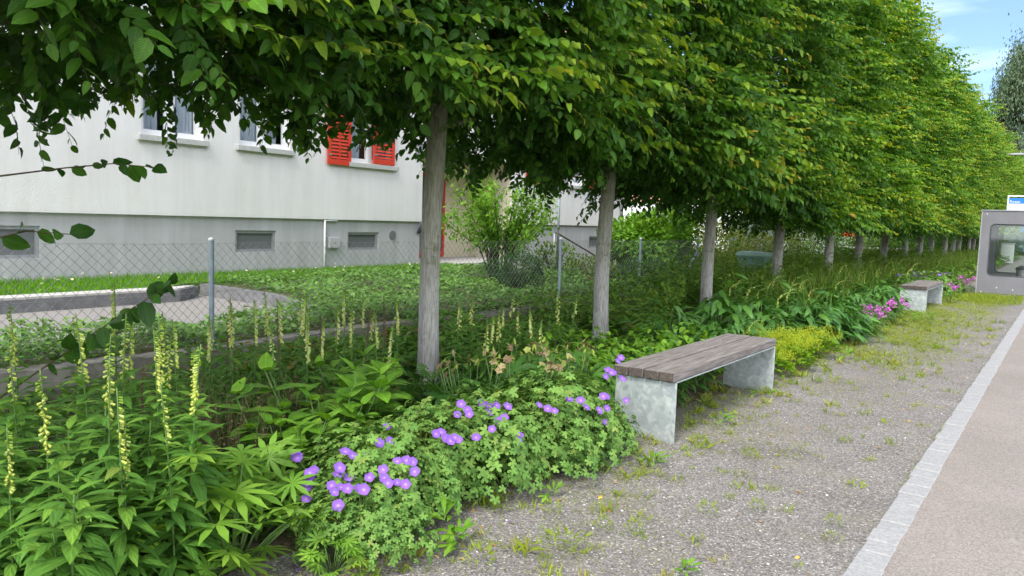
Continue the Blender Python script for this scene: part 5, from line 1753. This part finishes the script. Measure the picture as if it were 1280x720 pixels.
b = MB().cbox(-.47, -.08, .35, 2.0, .42, .46, .008)
b.build('seat', M['wood'], sh)
for y in (.5, 1.8):
    MB().box(-.45, -.15, y, y+.05, -.03, .415).build('seat_bracket', M['shelterin'], sh)
bn = empty('litter_bin', (-.95, 24.1, 0))
tag(bn, 'small round steel litter bin inside the bus shelter', 'litter bin')
MB().tube([(0, 0, 0), (0, 0, .62)], .17, 20).build('body', M['greymetal'], bn, smooth=False)
MB().tube([(0, 0, .622), (0, 0, .66), (0, 0, .72)], [.19, .19, .10], 20).build('lid', M['shelterin'], bn)
sg = empty('bus_stop_sign', (-.62, 27.0, 0))
tag(sg, 'white framed bus stop sign with blue name band above the shelter roof', 'bus stop sign')
MB().tube([(.06, 0, 0), (.06, 0, 2.72)], .03, 12).build('pole', M['greymetal'], sg, smooth=True)
fr = MB()
b, _ = ringpanel(-1.0, .02, 2.05, 2.68, (-.965, -.015, 2.09, 2.645), .04, -.02, .02)
b.build('sign_frame', M['white'], sg)
bd = MB().box(-.963, -.017, -.015, .015, 2.44, 2.60)
band = bd.build('name_band', M['signblue'], sg)
MB().box(-.963, -.017, -.014, .014, 2.092, 2.438).build('timetable_band', M['signwhite'], sg)
def text(body, size, loc, mat, parent, name='lettering'):
    cu = bpy.data.curves.new(name, 'FONT')
    cu.body = body; cu.size = size; cu.extrude = .001
    cu.materials.append(mat)
    o = bpy.data.objects.new(name, cu)
    COL.objects.link(o)
    me = bpy.data.meshes.new_from_object(o)
    bpy.data.objects.remove(o)
    me.materials.clear(); me.materials.append(mat)
    o = link(name, me, parent, loc)
    o.rotation_euler = (R(90), 0, 0)
    return o
text('Rosau', .105, (-.945, -.0165, 2.465), M['signwhite'], band)
text('230', .07, (-.945, -.0160, 2.36), M['signtext'], sg)
text('Bahnhof', .055, (-.78, -.0160, 2.362), M['signtext'], sg)

# ================================================================== THINGS FARTHER OFF
bi = empty('wheelie_bin', (-5.5, 16.6, 0))
tag(bi, 'green wheelie bin with pale green lid half hidden by shrubs behind the trunks', 'wheelie bin')
b = MB()
vs = [(-.22, -.25, .08), (.22, -.25, .08), (.22, .25, .08), (-.22, .25, .08), (-.29, -.34, .90), (.29, -.34, .90), (.29, .34, .90), (-.29, .34, .90)]
b.add(vs, [(0, 3, 2, 1), (4, 5, 6, 7), (0, 1, 5, 4), (1, 2, 6, 5), (2, 3, 7, 6), (3, 0, 4, 7)])
b.cbox(-.305, .305, -.36, .36, .86, .90, .01)
b.build('body', M['bin'], bi)
b = MB().extr([(-.33, .903), (.33, .903), (.34, .93), (.29, .965), (-.26, .985), (-.33, .95)], 'y', -.37, .37)
b.build('lid', M['binlid'], bi)
for y in (-.24, .24):
    MB().tube([(-.24, y-.03, .10), (-.24, y+.03, .10)], .10, 16).build('wheel', M['black'], bi)
MB().tube([(-.36, -.25, .88), (-.37, .25, .88)], .015, 8).build('handle', M['bin'], bi, smooth=True)

def simple_house(name, x0, x1, y0, y1, hw_, hr, wall, roof, label, low=None, wins=(), ridge='y'):
    t = empty(name, ((x0+x1)/2, y0, 0))
    cx = (x0+x1)/2
    z0 = 0
    if low:
        MB().box(x0-cx, x1-cx, .0, y1-y0, -.1, low-.003).build('ground_floor', M['signwhite'], t)
        z0 = low
    MB().box(x0-cx+.002, x1-cx-.002, .003, y1-y0, z0, hw_).build('wall', M[wall], t)
    w = (x1-x0)/2
    if ridge == 'y':
        b = MB().extr([(-w-.4, hw_), (w+.4, hw_), (0, hr)], 'y', -.5, y1-y0+.5)
    else:
        d = y1-y0
        b = MB().extr([(-.5, hw_), (d+.5, hw_), (d/2, hr)], 'x', -w-.4, w+.4)
    rf = b.build('roof', M[roof], t)
    MB().box(w*.3, w*.3+.6, (y1-y0)*.4, (y1-y0)*.4+.6, hw_, hr+.7).build('chimney', M['pinkwall'], rf)
    for xx, zz, ww, hh in wins:
        f = MB().box(xx-.06, xx+ww+.06, -.04, .0, zz-.06, zz+hh+.06).build('window', M['white'], t)
        MB().box(xx, xx+ww, -.05, -.042, zz, zz+hh).build('pane', M['pane'], f)
    return tag(t, label, 'house')
simple_house('pink_house', -27, -11.5, 40, 50, 7, 10.5, 'pinkwall', 'roof', 'pink rendered house with white ground floor seen under the canopy', 2.7, [(-6, 3.4, 1.3, 1.3), (-2, 3.4, 1.3, 1.3), (2, 3.4, 1.3, 1.3), (5.5, 3.4, 1.2, 1.3), (4.5, .1, 2.4, 2.0), (0, .9, 1.2, 1.2)])
simple_house('white_house', -20, -10.2, 58, 70, 5.5, 9.5, 'signwhite', 'red', 'white house with red roof seen between the trunks', None, [(-3, 1.2, 1.2, 1.4), (1, 1.2, 1.2, 1.4)], 'x')
simple_house('orange_roofed_house', -5.4, 3.5, 125, 137, 3.4, 7.5, 'signwhite', 'orange', 'far house with orange tiled roof seen through the shelter window', None, [(-3, 1.0, 1.2, 1.4), (-.5, 1.0, 1.2, 1.4)], 'x')
pt = empty('play_tower', (-9.6, 42.5, 0))
tag(pt, 'small play tower with red roof and yellow slide seen between far trunks', 'play tower')
for x in (-.6, .6):
    for y in (-.5, .5):
        MB().box(x-.05, x+.05, y-.05, y+.05, 0, 2.0).build('post', M['twig'], pt)
MB().extr([(-.9, 1.2), (.9, 1.2), (0, 2.3)], 'y', -.8, .8).build('roof', M['red'], pt)
MB().box(-.62, .62, -.52, .52, .55, .65).build('deck', M['twig'], pt)
MB().extr([(.62, .62), (.62, .72), (2.0, .10), (2.0, .0)], 'y', -.3, .3).build('slide', M['yellow'], pt)
rf = empty('rail_fence', (-8.2, 40, 0))
tag(rf, 'low grey rail fence crossing behind the far trunks', 'fence')
for i in range(7):
    MB().box(-3+i*1.0-.05, -3+i*1.0+.05, -.05, .05, 0, .80).build('post', M['greymetal'], rf)
for z in (.35, .70):
    MB().box(-3.2, 3.2, -.085, -.052, z-.05, z+.05).build('rail', M['sill'], rf)
gs = empty('garden_steps', (-8.2, 17.6, 0))
tag(gs, 'short flight of pale garden steps right of the big round shrub', 'steps')
for i in range(4):
    MB().cbox(-.9, .9, .32*i, .32*i+.34, .10+.13*i, .22+.13*i, .01).build('step', M['palestone'], gs)

# car beyond the shelter
def make_car(loc, rz):
    t = empty('parked_car', loc, rz)
    side = [(-2.1, .28), (-2.15, .62), (-2.0, .86), (-1.15, .95), (-.55, 1.40), (.75, 1.44), (1.45, 1.0), (2.05, .88), (2.1, .30)]
    bm = bmesh.new()
    rows = []
    for y, k in ((-.84, .0), (-.78, 1), (.78, 1), (.84, 0)):
        row = []
        for x, z in side:
            yy = y*(1-.16*max(0, (z-.9)/.5))
            zz = z if k else min(z, z*.985)
            row.append(bm.verts.new((x, yy, zz)))
        rows.append(row)
    n = len(side)
    for a in range(3):
        for i in range(n):
            j = (i+1) % n
            bm.faces.new((rows[a][i], rows[a][j], rows[a+1][j], rows[a+1][i]))
    bm.faces.new(rows[0][::-1]); bm.faces.new(rows[3])
    bmesh.ops.recalc_face_normals(bm, faces=bm.faces[:])
    me = bpy.data.meshes.new('body'); bm.to_mesh(me); bm.free()
    me.materials.append(M['carpaint'])
    link('body', me, t)
    for s in (-1, 1):
        b = MB()
        for poly in ([(-1.0, .98), (-.50, 1.33), (.05, 1.36), (.05, .98)], [(.12, .98), (.12, 1.36), (.68, 1.37), (1.22, 1.0)]):
            vs = [(x, s*(.845*(1-.16*max(0, (z-.9)/.5))+.006), z) for x, z in poly]
            b.add(vs, [(0, 1, 2, 3)])
        b.build('side_window', M['pane'], t)
        for x in (-1.35, 1.32):
            w = MB().tube([(x, s*.70, .32), (x, s*.86, .32)], .32, 20).build('wheel', M['black'], t)
            MB().tube([(x, s*.861, .32), (x, s*.872, .32)], .19, 16).build('rim', M['greymetal'], w)
        MB().cbox(-2.16, -2.08, s*.62-.14, s*.62+.14, .60, .74, .02).build('headlight', M['signwhite'], t)
    MB().add([(-1.17, -.66, .965), (-.60, -.60, 1.375), (-.60, .60, 1.375), (-1.17, .66, .965)], [(0, 1, 2, 3)]).build('windscreen', M['pane'], t)
    return t
car = make_car((-3.1, 75, 0), R(70))
tag(car, 'dark blue parked car seen through the shelter window', 'car')
cb = empty('utility_cabinet', (-2.75, 50, 0))
tag(cb, 'pale grey utility cabinet standing behind the bus shelter', 'cabinet')
MB().cbox(-.35, .25, -.2, .2, 0, 1.05, .02).build('body', M['sill'], cb)
MB().cbox(-.39, .29, -.24, .24, 1.052, 1.10, .015).build('lid', M['greymetal'], cb)
bs = empty('direction_sign', (-2.3, 60, 0))
tag(bs, 'small blue direction sign on a pole seen through the shelter window', 'sign')
MB().tube([(0, 0, 0), (0, 0, 2.6)], .05, 10).build('pole', M['greymetal'], bs)
MB().cbox(-.5, .9, -.09, -.055, 1.75, 2.45, .01).build('sign_board', M['signblue'], bs)
lp_ = empty('street_lamp', (-3.05, 46, 0))
tag(lp_, 'slim dark street lamp post behind the bus shelter', 'street lamp')
MB().tube([(0, 0, 0), (0, 0, 5.5)], [.09, .055], 12).build('pole', M['shelterin'], lp_, smooth=True)
MB().cbox(-.1, .8, -.1, .1, 5.502, 5.6, .02).build('lamp_head', M['greymetal'], lp_)
